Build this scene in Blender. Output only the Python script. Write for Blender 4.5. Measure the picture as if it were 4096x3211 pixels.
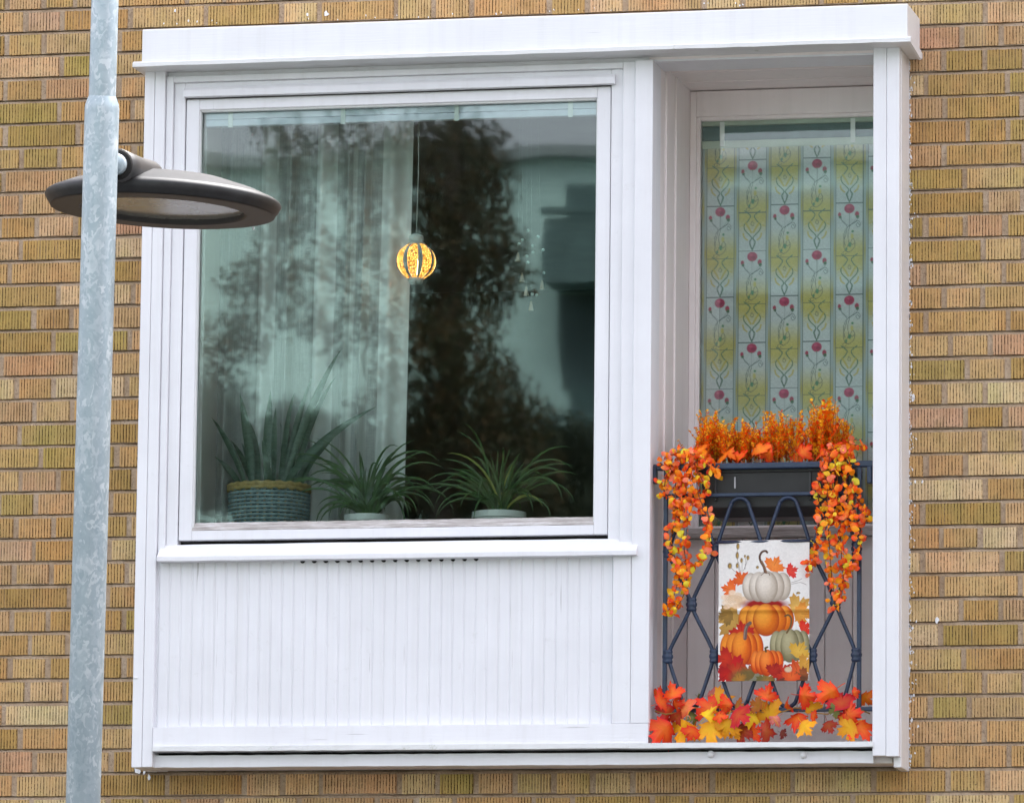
import bpy, math, random
import numpy as np
from mathutils import Vector, Matrix, Euler
from math import sin, cos, pi, radians, tan, atan2, sqrt

for o in list(bpy.data.objects):
    bpy.data.objects.remove(o)
scene = bpy.context.scene
COL = scene.collection
random.seed(7)
NR = np.random.RandomState(7)

# ------------------------------------------------------------------ camera
YAW, PITCH, ROLL = radians(12.089), radians(8.143), radians(0.607)
FPX, PW, PH = 22756.0, 4096.0, 3211.0
DIST = 18.35
fw = Vector((-sin(YAW) * cos(PITCH), cos(YAW) * cos(PITCH), sin(PITCH)))
r0 = fw.cross(Vector((0, 0, 1))).normalized()
u0 = r0.cross(fw)
RT = (cos(ROLL) * r0 + sin(ROLL) * u0).normalized()
UP = (-sin(ROLL) * r0 + cos(ROLL) * u0).normalized()
AIM = Vector((0, 0, 1.65 + DIST * sin(PITCH)))
CAM = AIM - DIST * fw
cam = bpy.data.cameras.new('camera')
cam.sensor_width = 36.0
cam.lens = FPX / PW * 36.0
cam.clip_start = 0.5
cam.clip_end = 2000
cam_o = bpy.data.objects.new('camera', cam)
COL.objects.link(cam_o)
m = Matrix((RT, UP, -fw)).transposed().to_4x4()
m.translation = CAM
cam_o.matrix_world = m
scene.camera = cam_o

# ------------------------------------------------------------------ sky, sun, exposure (overcast)
SUN_EL, SUN_AZ = radians(62), radians(150)     # veiled sun, high behind the house to the right
w = bpy.data.worlds.new('World')
scene.world = w
w.use_nodes = True
nt = w.node_tree
bg = nt.nodes['Background']
sky = nt.nodes.new('ShaderNodeTexSky')
sky.sky_type = 'NISHITA'
sky.sun_disc = False
sky.sun_elevation = SUN_EL
sky.sun_rotation = pi - SUN_AZ
sky.air_density = 1.0
sky.dust_density = 3.0
sky.ozone_density = 1.0
hs = nt.nodes.new('ShaderNodeHueSaturation')
hs.inputs['Saturation'].default_value = 0.27
hs.inputs['Hue'].default_value = 0.545
nt.links.new(sky.outputs[0], hs.inputs['Color'])
nt.links.new(hs.outputs[0], bg.inputs['Color'])
bg.inputs['Strength'].default_value = 0.085
sun = bpy.data.lights.new('sun', 'SUN')
sun.energy = 1.1
sun.angle = radians(55)
sun.color = (1.0, 0.975, 0.965)
sun_o = bpy.data.objects.new('sun', sun)
COL.objects.link(sun_o)
sdir = Vector((sin(SUN_AZ) * cos(SUN_EL), -cos(SUN_AZ) * cos(SUN_EL), sin(SUN_EL)))
sun_o.rotation_euler = sdir.to_track_quat('Z', 'Y').to_euler()
sun_o.location = (0, -20, 30)
scene.view_settings.view_transform = 'Standard'
scene.view_settings.look = 'None'
scene.view_settings.gamma = 1.0
scene.view_settings.use_curve_mapping = False
scene.view_settings.exposure = 2.86


def P(px, py, Y):
    """point on the plane y = Y that the photograph shows at pixel (px, py)"""
    d = fw + RT * ((px - PW / 2) / FPX) + UP * ((PH / 2 - py) / FPX)
    t = (Y - CAM.y) / d.y
    return CAM + d * t


def PD(px, py, depth):
    d = fw + RT * ((px - PW / 2) / FPX) + UP * ((PH / 2 - py) / FPX)
    return CAM + d * depth


def REFL(px, py, Yg, Y):
    """where the mirror ray of pixel (px, py) off the pane at y = Yg meets y = Y"""
    p = P(px, py, Yg)
    d = (p - CAM)
    t = (Yg - Y) / d.y
    return Vector((p.x + d.x * t, Y, p.z + d.z * t))


# ------------------------------------------------------------------ materials
def lin(r, g, b):
    f = lambda c: (c / 255.0) / 12.92 if c <= 10 else (((c / 255.0) + 0.055) / 1.055) ** 2.4
    return (f(r), f(g), f(b), 1.0)


class Mat:
    def __init__(s, name, color=(0.5, 0.5, 0.5, 1), rough=0.6, metal=0.0, spec=0.5):
        s.m = bpy.data.materials.new(name)
        s.m.use_nodes = True
        s.nt = s.m.node_tree
        s.b = s.nt.nodes['Principled BSDF']
        s.out = s.nt.nodes['Material Output']
        s.b.inputs['Base Color'].default_value = color
        s.b.inputs['Roughness'].default_value = rough
        s.b.inputs['Metallic'].default_value = metal
        s.b.inputs['Specular IOR Level'].default_value = spec

    def n(s, t, **kw):
        x = s.nt.nodes.new(t)
        for k, v in kw.items():
            if hasattr(x, k):
                setattr(x, k, v)
            else:
                x.inputs[k.replace('_', ' ')].default_value = v
        return x

    def l(s, a, b):
        s.nt.links.new(a, b)

    def coord(s, kind='Object', scale=(1, 1, 1)):
        t = s.n('ShaderNodeTexCoord')
        mp = s.n('ShaderNodeMapping')
        mp.inputs['Scale'].default_value = scale
        s.l(t.outputs[kind], mp.inputs[0])
        return mp.outputs[0]

    def noise(s, vec, scale, detail=4, rough=0.55):
        x = s.n('ShaderNodeTexNoise')
        x.inputs['Scale'].default_value = scale
        x.inputs['Detail'].default_value = detail
        x.inputs['Roughness'].default_value = rough
        s.l(vec, x.inputs['Vector'])
        return x.outputs['Fac']

    def ramp(s, fac, stops):
        r = s.n('ShaderNodeValToRGB')
        cr = r.color_ramp
        while len(cr.elements) < len(stops):
            cr.elements.new(0.5)
        for e, (p, c) in zip(cr.elements, stops):
            e.position = p
            e.color = c if len(c) == 4 else (*c, 1)
        s.l(fac, r.inputs[0])
        return r.outputs[0]

    def mix(s, fac, a, b, mode='MIX'):
        x = s.n('ShaderNodeMix', data_type='RGBA', blend_type=mode)
        for sock, v in ((x.inputs[0], fac), (x.inputs[6], a), (x.inputs[7], b)):
            if isinstance(v, bpy.types.NodeSocket):
                s.l(v, sock)
            else:
                sock.default_value = v
        return x.outputs[2]

    def math(s, op, a, b=0.0):
        x = s.n('ShaderNodeMath', operation=op)
        for sock, v in ((x.inputs[0], a), (x.inputs[1], b)):
            if isinstance(v, bpy.types.NodeSocket):
                s.l(v, sock)
            else:
                sock.default_value = v
        return x.outputs[0]

    def bump(s, h, strength=0.3, dist=0.002):
        x = s.n('ShaderNodeBump')
        x.inputs['Strength'].default_value = strength
        x.inputs['Distance'].default_value = dist
        s.l(h, x.inputs['Height'])
        s.l(x.outputs[0], s.b.inputs['Normal'])

    def base(s, c):
        s.l(c, s.b.inputs['Base Color'])


def paint(name, c, grain='Z', dirt=0.05, dirtcol=(0.32, 0.30, 0.24, 1), rough=0.42):
    """brushed paint on old timber: strokes along the grain, faint grime, a few chips"""
    M = Mat(name, c, rough)
    sc = {'Z': (1, 1, 0.06), 'X': (0.06, 1, 1)}[grain]
    st = M.noise(M.coord('Object', sc), 160, 3)
    v = M.coord('Object')
    mo = M.noise(v, 3.5, 5)
    dk = tuple(x * 0.93 for x in c[:3]) + (1,)
    col = M.mix(M.ramp(mo, [(0.35, (0, 0, 0)), (0.7, (1, 1, 1))]), c, dk)
    gr = M.noise(v, 22, 6, 0.7)
    col = M.mix(M.ramp(gr, [(0.62, (0, 0, 0)), (0.80, (dirt * 4,) * 3)]), col, dirtcol)
    rs = M.noise(M.coord('Object', (1, 1, .025)), 34, 3, .6)
    col = M.mix(M.ramp(rs, [(0.50, (0, 0, 0)), (0.78, (0.14, 0.14, 0.14))]), col, (0.50, 0.48, 0.44, 1))
    cr = M.noise(M.coord('Object', tuple(1.0 if q == 1 else 0.03 for q in sc)), 75, 2)
    col = M.mix(M.ramp(cr, [(0.735, (0, 0, 0)), (0.76, (0.55, 0.55, 0.55))]), col, (0.30, 0.29, 0.28, 1))
    M.base(col)
    M.bump(M.math('ADD', st, M.math('MULTIPLY', mo, 0.8)), 0.35, 0.0012)
    return M.m


WHITE_C = (0.80, 0.805, 0.835, 1)
M_WHITE = paint('white_paint_upright', WHITE_C, 'Z')
M_WHITEX = paint('white_paint_level', WHITE_C, 'X')
M_GLOSS = paint('white_metal_paint', (0.84, 0.85, 0.875, 1), 'X', dirt=0.02)
M_ALGAE = paint('white_paint_algae', (0.76, 0.77, 0.77, 1), 'X', dirt=0.16, dirtcol=(0.20, 0.24, 0.09, 1))
M_NICHE = paint('bounce_tinted_white', (0.86, 0.80, 0.785, 1), 'Z', dirt=0.05)  # white paint, warmed and lightened to carry the recess's bounce light
M_NICHEX = paint('bounce_tinted_white_level', (0.85, 0.785, 0.765, 1), 'X', dirt=0.05)
M_SIDE = paint('cream_side_paint', (0.76, 0.75, 0.745, 1), 'Z')


def weathered():
    M = Mat('weathered_bead', (0.4, 0.38, 0.36, 1), 0.8)
    a = M.noise(M.coord('Object', (0.08, 1, 1)), 120, 5, 0.7)
    M.base(M.ramp(a, [(0.3, lin(135, 128, 122)), (0.55, lin(185, 180, 176)), (0.75, lin(226, 226, 230))]))
    M.bump(a, 0.6, 0.002)
    return M.m


M_BEAD = weathered()
M_DARK = Mat('shade_and_gasket_black', (0.012, 0.011, 0.010, 1), 0.9).m  # near-black: stands in for shade in gaps and holes, also the gasket


def brickmat():
    M = Mat('ribbed_brick', (0.4, 0.25, 0.1, 1), 0.88, spec=0.25)
    at = M.n('ShaderNodeAttribute', attribute_name='bcol')
    v = M.coord('Object')
    big = M.noise(v, 14, 4)
    fine = M.noise(M.coord('Object', (1, 1, 0.45)), 260, 3, 0.7)
    col = M.mix(M.ramp(big, [(0.30, (0.62, 0.62, 0.62)), (0.72, (1.12, 1.08, 1.0))]), (0, 0, 0, 1), at.outputs['Color'])
    ram = M.ramp(big, [(0.28, (0.80, 0.78, 0.72)), (0.5, (1, 1, 1)), (0.75, (1.13, 1.09, 1.02))])
    hv = M.noise(M.coord('Object', (1, 1, .5)), 7.5, 2)
    hue = M.ramp(hv, [(0.30, (1.06, 0.95, 0.90)), (0.5, (1, 1, 1)), (0.72, (0.92, 0.97, 0.82))])
    col = M.mix(1.0, M.mix(1.0, at.outputs['Color'], hue, 'MULTIPLY'), ram, 'MULTIPLY')
    col = M.mix(M.ramp(fine, [(0.35, (0.25, 0.25, 0.25)), (0.6, (0, 0, 0))]), col, (0.16, 0.11, 0.055, 1))
    groove = M.math('SUBTRACT', 1.0, at.outputs['Alpha'])
    pit = M.noise(M.coord('Object', (0.6, 1, 1)), 215, 1, 0.4)
    patchy = M.noise(v, 30, 2)
    th = M.math('ADD', pit, M.math('MULTIPLY', M.math('SUBTRACT', patchy, 0.5), 0.9))
    pm = M.math('MULTIPLY', M.ramp(th, [(0.47, (0, 0, 0)), (0.60, (0.72, 0.72, 0.72))]), M.ramp(groove, [(0.25, (0, 0, 0)), (0.6, (1, 1, 1))]))
    col = M.mix(pm, col, (0.035, 0.026, 0.014, 1))
    # a few torn spots and lime specks
    torn = M.noise(v, 55, 3, 0.6)
    col = M.mix(M.ramp(torn, [(0.70, (0, 0, 0)), (0.74, (0.8, 0.8, 0.8))]), col, (0.06, 0.042, 0.022, 1))
    lime = M.noise(v, 85, 2, 0.5)
    col = M.mix(M.ramp(lime, [(0.77, (0, 0, 0)), (0.80, (0.7, 0.7, 0.7))]), col, (0.55, 0.50, 0.44, 1))
    M.base(col)
    h = M.math('SUBTRACT', M.math('MULTIPLY', fine, 0.6), M.math('MULTIPLY', pm, 1.0))
    M.bump(h, 0.8, 0.002)
    return M.m


M_BRICK = brickmat()


def mortar():
    M = Mat('mortar', (0.3, 0.24, 0.2, 1), 0.95, spec=0.2)
    v = M.coord('Object')
    a = M.noise(v, 9, 5)
    b = M.noise(v, 130, 4, 0.7)
    c = M.ramp(a, [(0.3, lin(160, 136, 110)), (0.55, lin(182, 160, 136)), (0.75, lin(194, 176, 156))])
    c = M.mix(M.ramp(b, [(0.3, (0.55, 0.55, 0.55)), (0.5, (0, 0, 0))]), c, (0.10, 0.075, 0.055, 1))
    M.base(c)
    M.bump(M.math('ADD', b, a), 0.9, 0.006)
    return M.m


M_MORTAR = mortar()


def farbrick():
    """brickwork well outside the picture: laid as pattern only"""
    M = Mat('plain_brickwork', (0.35, 0.22, 0.1, 1), 0.9)
    b = M.n('ShaderNodeTexBrick', offset=0.5)
    t = M.n('ShaderNodeTexCoord')
    sp = M.n('ShaderNodeSeparateXYZ')
    cb = M.n('ShaderNodeCombineXYZ')
    M.l(t.outputs['Object'], sp.inputs[0])
    M.l(sp.outputs[0], cb.inputs[0])
    M.l(sp.outputs[2], cb.inputs[1])
    M.l(cb.outputs[0], b.inputs['Vector'])
    b.inputs['Scale'].default_value = 1.0
    b.inputs['Brick Width'].default_value = 0.26
    b.inputs['Row Height'].default_value = 0.0768
    b.inputs['Mortar Size'].default_value = 0.012
    b.inputs['Color1'].default_value = (0.42, 0.27, 0.11, 1)
    b.inputs['Color2'].default_value = (0.34, 0.21, 0.08, 1)
    b.inputs['Mortar'].default_value = (0.30, 0.23, 0.18, 1)
    M.base(b.outputs[0])
    return M.m


def glassmat(name, refl, tint):
    m = bpy.data.materials.new(name)
    m.use_nodes = True
    nt = m.node_tree
    for n in list(nt.nodes):
        if n.type != 'OUTPUT_MATERIAL':
            nt.nodes.remove(n)
    out = nt.nodes['Material Output']
    tr = nt.nodes.new('ShaderNodeBsdfTransparent')
    tr.inputs[0].default_value = tint
    gl = nt.nodes.new('ShaderNodeBsdfGlossy')
    gl.inputs['Roughness'].default_value = 0.017
    gl.inputs['Color'].default_value = (0.92, 1.0, 0.98, 1)
    fr = nt.nodes.new('ShaderNodeFresnel')
    fr.inputs['IOR'].default_value = 1.52
    mu = nt.nodes.new('ShaderNodeMath')
    mu.operation = 'MULTIPLY'
    mu.inputs[1].default_value = refl      # several panes behind one another
    mu.use_clamp = True
    nt.links.new(fr.outputs[0], mu.inputs[0])
    tc = nt.nodes.new('ShaderNodeTexCoord')
    ns = nt.nodes.new('ShaderNodeTexNoise')
    ns.inputs['Scale'].default_value = 2.2
    ns.inputs['Detail'].default_value = 1.0
    nt.links.new(tc.outputs['Object'], ns.inputs['Vector'])
    bp = nt.nodes.new('ShaderNodeBump')
    bp.inputs['Strength'].default_value = 0.05
    bp.inputs['Distance'].default_value = 0.01
    nt.links.new(ns.outputs['Fac'], bp.inputs['Height'])
    nt.links.new(bp.outputs[0], gl.inputs['Normal'])
    mx = nt.nodes.new('ShaderNodeMixShader')
    nt.links.new(mu.outputs[0], mx.inputs[0])
    nt.links.new(tr.outputs[0], mx.inputs[1])
    nt.links.new(gl.outputs[0], mx.inputs[2])
    nt.links.new(mx.outputs[0], out.inputs[0])
    return m


M_GLASS = glassmat('window_glass', 1.35, (0.88, 0.93, 0.915, 1))
M_GLASS2 = glassmat('niche_glass', 1.1, (0.93, 0.955, 0.94, 1))


def simple(name, c, rough=0.6, metal=0.0, var=0.15, scale=30, bump=0.2):
    M = Mat(name, c, rough, metal)
    a = M.noise(M.coord('Object'), scale, 4)
    d = tuple(x * (1 - var) for x in c[:3]) + (1,)
    e = tuple(min(1, x * (1 + var)) for x in c[:3]) + (1,)
    M.base(M.ramp(a, [(0.3, d), (0.7, e)]))
    if bump:
        M.bump(a, bump, 0.001)
    return M.m


def attrmat(name, rough=0.6, transl=0.0, bumpscale=0):
    """colour from the mesh's own 'bcol' attribute (print or dye)"""
    M = Mat(name, (0.5, 0.5, 0.5, 1), rough, spec=0.3)
    at = M.n('ShaderNodeAttribute', attribute_name='bcol')
    M.base(at.outputs['Color'])
    if bumpscale:
        M.bump(M.noise(M.coord('Object'), bumpscale, 2), 0.3, 0.0006)
    if transl:
        t = M.n('ShaderNodeBsdfTranslucent')
        M.l(at.outputs['Color'], t.inputs[0])
        x = M.n('ShaderNodeMixShader')
        x.inputs[0].default_value = transl
        M.l(M.b.outputs[0], x.inputs[1])
        M.l(t.outputs[0], x.inputs[2])
        M.l(x.outputs[0], M.out.inputs[0])
    return M.m


def dyedleaf():
    """fabric leaf: own colour, yellower towards its base, soft veins, light through it"""
    M = Mat('dyed_fabric_leaf', (0.8, 0.2, 0.02, 1), 0.55, spec=0.35)
    oi = M.n('ShaderNodeObjectInfo')
    at = M.n('ShaderNodeAttribute', attribute_name='bcol')
    v = M.coord('Object')
    ns = M.noise(v, 45, 3)
    mixc = M.mix(M.math('MULTIPLY', at.outputs['Fac'], 0.75), oi.outputs['Color'], oi.outputs['Color'])
    hsv = M.n('ShaderNodeHueSaturation')
    M.l(oi.outputs['Color'], hsv.inputs['Color'])
    # 'bcol' red: 0 at the rim, 1 at the leaf's base
    M.l(M.math('ADD', 0.5, M.math('MULTIPLY', at.outputs['Fac'], 0.03)), hsv.inputs['Hue'])
    M.l(M.math('ADD', 0.86, M.math('MULTIPLY', ns, 0.3)), hsv.inputs['Value'])
    M.base(hsv.outputs[0])
    t = M.n('ShaderNodeBsdfTranslucent')
    M.l(hsv.outputs[0], t.inputs[0])
    x = M.n('ShaderNodeMixShader')
    x.inputs[0].default_value = 0.12
    M.l(M.b.outputs[0], x.inputs[1])
    M.l(t.outputs[0], x.inputs[2])
    M.l(x.outputs[0], M.out.inputs[0])
    return M.m


M_LEAF = dyedleaf()
M_ATTR = attrmat('dyed_sprig', 0.6, 0.12)
M_PRINT = attrmat('printed_cloth', 0.85, 0.0, 900)
M_FILM = attrmat('printed_film', 0.5, 0.0)
M_IRON = simple('navy_iron_paint', lin(27, 44, 70), 0.38, 0.0, 0.25, 25, 0.25)
M_PLANTER = simple('black_plastic', (0.018, 0.017, 0.018, 1), 0.5, 0.0, 0.25, 12, 0.1)


# ------------------------------------------------------------------ mesh helpers
class MB:
    def __init__(s):
        s.v, s.f, s.c = [], [], []

    def add(s, vs, fs, col=None):
        k = len(s.v)
        s.v += [tuple(p) for p in vs]
        s.f += [tuple(i + k for i in f) for f in fs]
        if col is not None:
            s.c += [tuple(col)] * len(vs) if not isinstance(col[0], (tuple, list)) else [tuple(q) for q in col]
        return s

    def box(s, x0, x1, y0, y1, z0, z1, col=None):
        vs = [(x, y, z) for x in (x0, x1) for y in (y0, y1) for z in (z0, z1)]
        return s.add(vs, [(0, 1, 3, 2), (4, 6, 7, 5), (0, 4, 5, 1), (2, 3, 7, 6), (0, 2, 6, 4), (1, 5, 7, 3)], col)

    def run(s, prof, x0, x1, n=40, jit=0.0, jz=None, seed=1):
        """closed profile [(y, z)] drawn along X in n steps with small hand-made wobble"""
        rr = random.Random(seed)
        k = len(prof)
        vs, fs = [], []
        wob = [[(rr.uniform(-1, 1), rr.uniform(-1, 1)) for _ in prof] for _ in range(n + 1)]
        for i in range(n + 1):
            x = x0 + (x1 - x0) * i / n
            for j, (y, z) in enumerate(prof):
                a = jit if (jz is None or j in jz) else jit * 0.15
                vs.append((x, y + wob[i][j][0] * a * 0.5, z + wob[i][j][1] * a))
        for i in range(n):
            for j in range(k):
                a, b = i * k + j, i * k + (j + 1) % k
                fs.append((a, b, b + k, a + k))
        fs.append(tuple(range(k - 1, -1, -1)))
        fs.append(tuple(n * k + j for j in range(k)))
        return s.add(vs, fs)

    def tube(s, pts, r, n=8, col=None, cap=True):
        pts = [Vector(p) for p in pts]
        rs = r if isinstance(r, (list, tuple)) else [r] * len(pts)
        vs, fs = [], []
        prev = None
        for i, p in enumerate(pts):
            a = pts[max(i - 1, 0)]
            b = pts[min(i + 1, len(pts) - 1)]
            t = (b - a).normalized()
            if prev is None:
                u = t.cross(Vector((0, 1, 0.13)))
                if u.length < 0.1:
                    u = t.cross(Vector((1, 0, 0)))
            else:
                u = prev - t * prev.dot(t)
            u.normalize()
            prev = u
            w2 = t.cross(u)
            for k in range(n):
                an = 2 * pi * k / n
                vs.append(p + (u * cos(an) + w2 * sin(an)) * rs[i])
        for i in range(len(pts) - 1):
            for k in range(n):
                a, b = i * n + k, i * n + (k + 1) % n
                fs.append((a, b, b + n, a + n))
        if cap:
            fs.append(tuple(range(n - 1, -1, -1)))
            fs.append(tuple((len(pts) - 1) * n + k for k in range(n)))
        return s.add(vs, fs, col)

    def lathe(s, prof, n=32, mat=Matrix(), a0=0.0, a1=2 * pi, col=None):
        """profile [(r, z)] about local Z, placed by mat"""
        full = abs(a1 - a0 - 2 * pi) < 1e-6
        cnt = n if full else n + 1
        vs, fs = [], []
        for i in range(cnt):
            an = a0 + (a1 - a0) * i / n
            for r, z in prof:
                vs.append(mat @ Vector((r * cos(an), r * sin(an), z)))
        k = len(prof)
        for i in range(n):
            for j in range(k - 1):
                a = i * k + j
                b = ((i + 1) % cnt) * k + j
                fs.append((a, b, b + 1, a + 1))
        return s.add(vs, fs, col)

    def build(s, name, mat, parent=None, smooth=False, bevel=0.0, kind=None):
        off = wl(parent) if parent else Vector((0, 0, 0))
        me = bpy.data.meshes.new(name)
        me.from_pydata([tuple(Vector(p) - off) for p in s.v], [], s.f)
        if s.c:
            a = me.attributes.new('bcol', 'FLOAT_COLOR', 'POINT')
            a.data.foreach_set('color', [q for c in s.c for q in c])
        me.materials.append(mat)
        me.validate()
        import bmesh
        bm = bmesh.new()
        bm.from_mesh(me)
        bmesh.ops.recalc_face_normals(bm, faces=bm.faces)
        bm.to_mesh(me)
        bm.free()
        if smooth:
            me.polygons.foreach_set('use_smooth', [True] * len(me.polygons))
        o = bpy.data.objects.new(name, me)
        COL.objects.link(o)
        if parent:
            o.parent = parent
        if bevel:
            b = o.modifiers.new('bevel', 'BEVEL')
            b.width = bevel
            b.segments = 2
            b.limit_method = 'ANGLE'
        if kind:
            o['kind'] = kind
        return o


def wl(o):
    v = Vector((0, 0, 0))
    while o:
        v += o.location
        o = o.parent
    return v


def thing(name, label, cat, loc, group=None):
    o = bpy.data.objects.new(name, None)
    o.empty_display_size = 0.05
    COL.objects.link(o)
    o.location = loc
    o['label'] = label
    o['category'] = cat
    if group:
        o['group'] = group
    return o


def inst(name, mesh, parent, loc, rot, scale=1.0, color=None):
    o = bpy.data.objects.new(name, mesh)
    COL.objects.link(o)
    o.parent = parent
    o.location = Vector(loc) - wl(parent)
    o.rotation_euler = rot
    o.scale = (scale,) * 3 if not isinstance(scale, tuple) else scale
    if color:
        o.color = color
    return o


def bx(name, x0, x1, y0, y1, z0, z1, mat, parent, bevel=0.0025):
    return MB().box(x0, x1, y0, y1, z0, z1).build(name, mat, parent, bevel=bevel)


# ------------------------------------------------------------------ key lines of the bay (metres, from pixels)
F = -0.20                       # front plane of the posts; the brick face is y = 0
xa = P(553, 1670, F).x          # left post, outer edge
xb = P(650, 1150, F + .015).x   # outer casing
xc = P(681, 1250, F + .03).x    # inner casing
xd = P(731, 1275, F + .035).x   # sash
xe = P(787, 1260, F + .045).x   # pane
xf = P(2385, 1230, F + .045).x
xg = P(2437, 1240, F + .035).x
xh = P(2489, 1210, F + .03).x
xi = P(2536, 1200, F + .015).x
xj = P(2603, 1600, F).x         # niche, left edge
xk = P(3491, 1600, F).x         # niche, right edge
xl = P(3597, 1600, F).x         # right post, outer edge
xp = P(2448, 2600, F).x         # end of the ribbed boards
z_ct = P(2048, 68, F - .08).z   # cornice top
z_cb = P(2048, 204, F - .08).z
z_cf = P(2048, 219, F - .085).z
z_h = P(2048, 258, F).z         # underside of the header
z_s1 = P(2048, 287, F + .015).z
z_s2 = P(2048, 312, F + .02).z  # drip moulding top
z_dr = P(2048, 348, F + .005).z
z_gt = P(2048, 405, F + .045).z
z_gb = P(1580, 2082, F + .045).z
z_bd = P(1580, 2110, F + .035).z
z_sb = P(1580, 2149, F + .035).z
z_g2 = P(1580, 2166, F + .03).z
z_sl = P(1580, 2212, F - .025).z
z_sf = P(1580, 2232, F - .025).z
z_pb = P(1580, 2902, F + .02).z
z_lt = P(1580, 2977, F - .012).z
z_lb = P(1580, 2997, F - .012).z
z_wt = P(1580, 3014, F + .03).z
z_wb = P(1580, 3062, F + .03).z
z_pe = P(553, 3068, F).z
CX = (xa + xl) / 2

# ------------------------------------------------------------------ ground and street
def groundmat(name, c, sc):
    M = Mat(name, c, 0.9)
    v = M.coord('Object')
    a = M.noise(v, sc, 6, 0.65)
    b = M.noise(v, 0.6, 3)
    d = tuple(q * 0.7 for q in c[:3]) + (1,)
    M.base(M.mix(M.ramp(b, [(0.3, (0, 0, 0)), (0.7, (0.6, 0.6, 0.6))]), M.ramp(a, [(0.3, d), (0.7, c)]), d))
    M.bump(a, 0.5, 0.01)
    return M.m


def struct(o):
    o['kind'] = 'structure'
    return o


struct(MB().add([(-400, -400, 0), (400, -400, 0), (400, 400, 0), (-400, 400, 0)], [(0, 1, 2, 3)]).build('ground', groundmat('lawn', (0.045, 0.065, 0.025, 1), 60)))
struct(MB().box(-120, 120, -4.6, -0.05, 0.0, 0.10).build('pavement', groundmat('paving', (0.10, 0.098, 0.095, 1), 40)))
struct(MB().box(-120, 120, -13.4, -4.74, -0.02, 0.006).build('road', groundmat('asphalt', (0.055, 0.055, 0.057, 1), 90)))
struct(MB().box(-120, 120, -4.74, -4.602, -0.02, 0.13).build('kerb', groundmat('kerb_stone', (0.33, 0.32, 0.31, 1), 30)))
struct(MB().box(-120, 120, -22.0, -13.4, -0.02, 0.09).build('far_pavement', groundmat('far_paving', (0.27, 0.26, 0.25, 1), 40)))

# ------------------------------------------------------------------ brick wall
wall = thing('brick_wall', 'yellow-brown ribbed brick wall with sandy mortar around the white bay window', 'wall', (0, 0, 0))
COURSE = 0.0768
z_ref = P(3850, 1000, 0).z
hx0, hx1 = xa + 0.015, xl - 0.015
hz0, hz1 = z_pe + 0.02, z_ct - 0.02
EX0, EX1, EZ0, EZ1 = -2.6, 2.6, 2.35, 6.2      # brickwork laid brick by brick
mb = MB()
yb = 0.024
for (x0, x1, z0, z1) in ((EX0, hx0, EZ0, EZ1), (hx1, EX1, EZ0, EZ1), (hx0, hx1, EZ0, hz0), (hx0, hx1, hz1, EZ1)):
    mb.box(x0, x1, yb, 0.28, z0, z1)
JX, JZ = 0.018, 0.0135
RM = random.Random(2)


def mortar_strip(x0, x1, zb0, zb1, zj):
    """head-joint face between zb0 and zb1, then a bed joint struck back under the course above"""
    n = max(2, int((x1 - x0) / .045))
    vs, fs = [], []
    for i in range(n + 1):
        x = x0 + (x1 - x0) * i / n
        a, b, c = RM.uniform(.0022, .0048), RM.uniform(-.0012, .0012), RM.uniform(.010, .016)
        vs += [(x, a, zb0), (x, a * .6 + .001, zb1 + b - .001), (x, c * .45, zb1 + (zj - zb1) * .55 + b), (x, c, zj)]
    for i in range(n):
        for k in range(3):
            q_ = 4 * i + k
            fs.append((q_, q_ + 4, q_ + 5, q_ + 1))
    mb.add(vs, fs)


for k in range(int((EZ0 - z_ref) / COURSE) + 1, int((EZ1 - z_ref) / COURSE)):
    zc = z_ref + k * COURSE
    za, zb_ = zc - (COURSE - JZ) / 2 - .001, zc + (COURSE - JZ) / 2
    for sg in ([(EX0, EX1)] if (zb_ < hz0 - .02 or za > hz1) else [(EX0, hx0 + .01), (hx1 - .01, EX1)]):
        mortar_strip(sg[0], sg[1], za, zb_, zb_ + JZ - .0005)
mb.build('mortar_bed', M_MORTAR, wall)
mb = MB()
for (x0, x1, z0, z1) in ((-14, EX0, 0.101, 9), (EX1, 14, 0.101, 9), (EX0, EX1, 0.101, EZ0), (EX0, EX1, EZ1, 9)):
    mb.box(x0, x1, 0.001, 0.28, z0, z1)
mb.build('outer_brickwork', farbrick(), wall)

# vertical joints read off the photograph, (pixel y, [pixel x ...]), left and right of the bay
sR = 516 / 881.0
RJ = []
for y0, lst in ((0, [(75, [615]), (230, [725]), (390, [335, 615]), (550, [210, 765]), (710, [340, 870]), (870, [495, 770]), (1030, [335]), (1190, [475]), (1355, [620, 870]), (1520, [210, 480]), (1670, [605])]),
                (1000, [(130, [195, 745]), (300, [335, 600]), (455, [210, 770]), (620, [375]), (775, [495, 770]), (935, [340]), (1095, [480]), (1265, [610]), (1430, [210, 485]), (1585, [615])])):
    RJ += [(y0 + a * sR, [3580 + q * sR for q in b]) for a, b in lst]
RJ += [(2000 + a * 516 / 728.0, [3580 + q * 516 / 728.0 for q in b]) for a, b in [(45, [155, 608]), (170, [262, 482]), (305, [155, 605]), (445, [265, 705]), (580, [370, 595]), (710, [258, 710]), (845, [385]), (985, [505]), (1125, [200, 420]), (1260, [503]), (1405, [183, 640]), (1545, [297, 523]), (1680, [187, 658])]]
sL = 600 / 1025.0
LJ = [(a * sL, [q * sL for q in b]) for a, b in [(25, [300, 510]), (150, [175, 890]), (310, [300]), (455, [420]), (600, [35, 300, 810]), (755, [405, 905]), (910, [35, 530]), (1065, [145, 405, 915]), (1225, [25, 540]), (1390, [140]), (1545, [250, 515]), (1700, [140])]]
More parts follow.
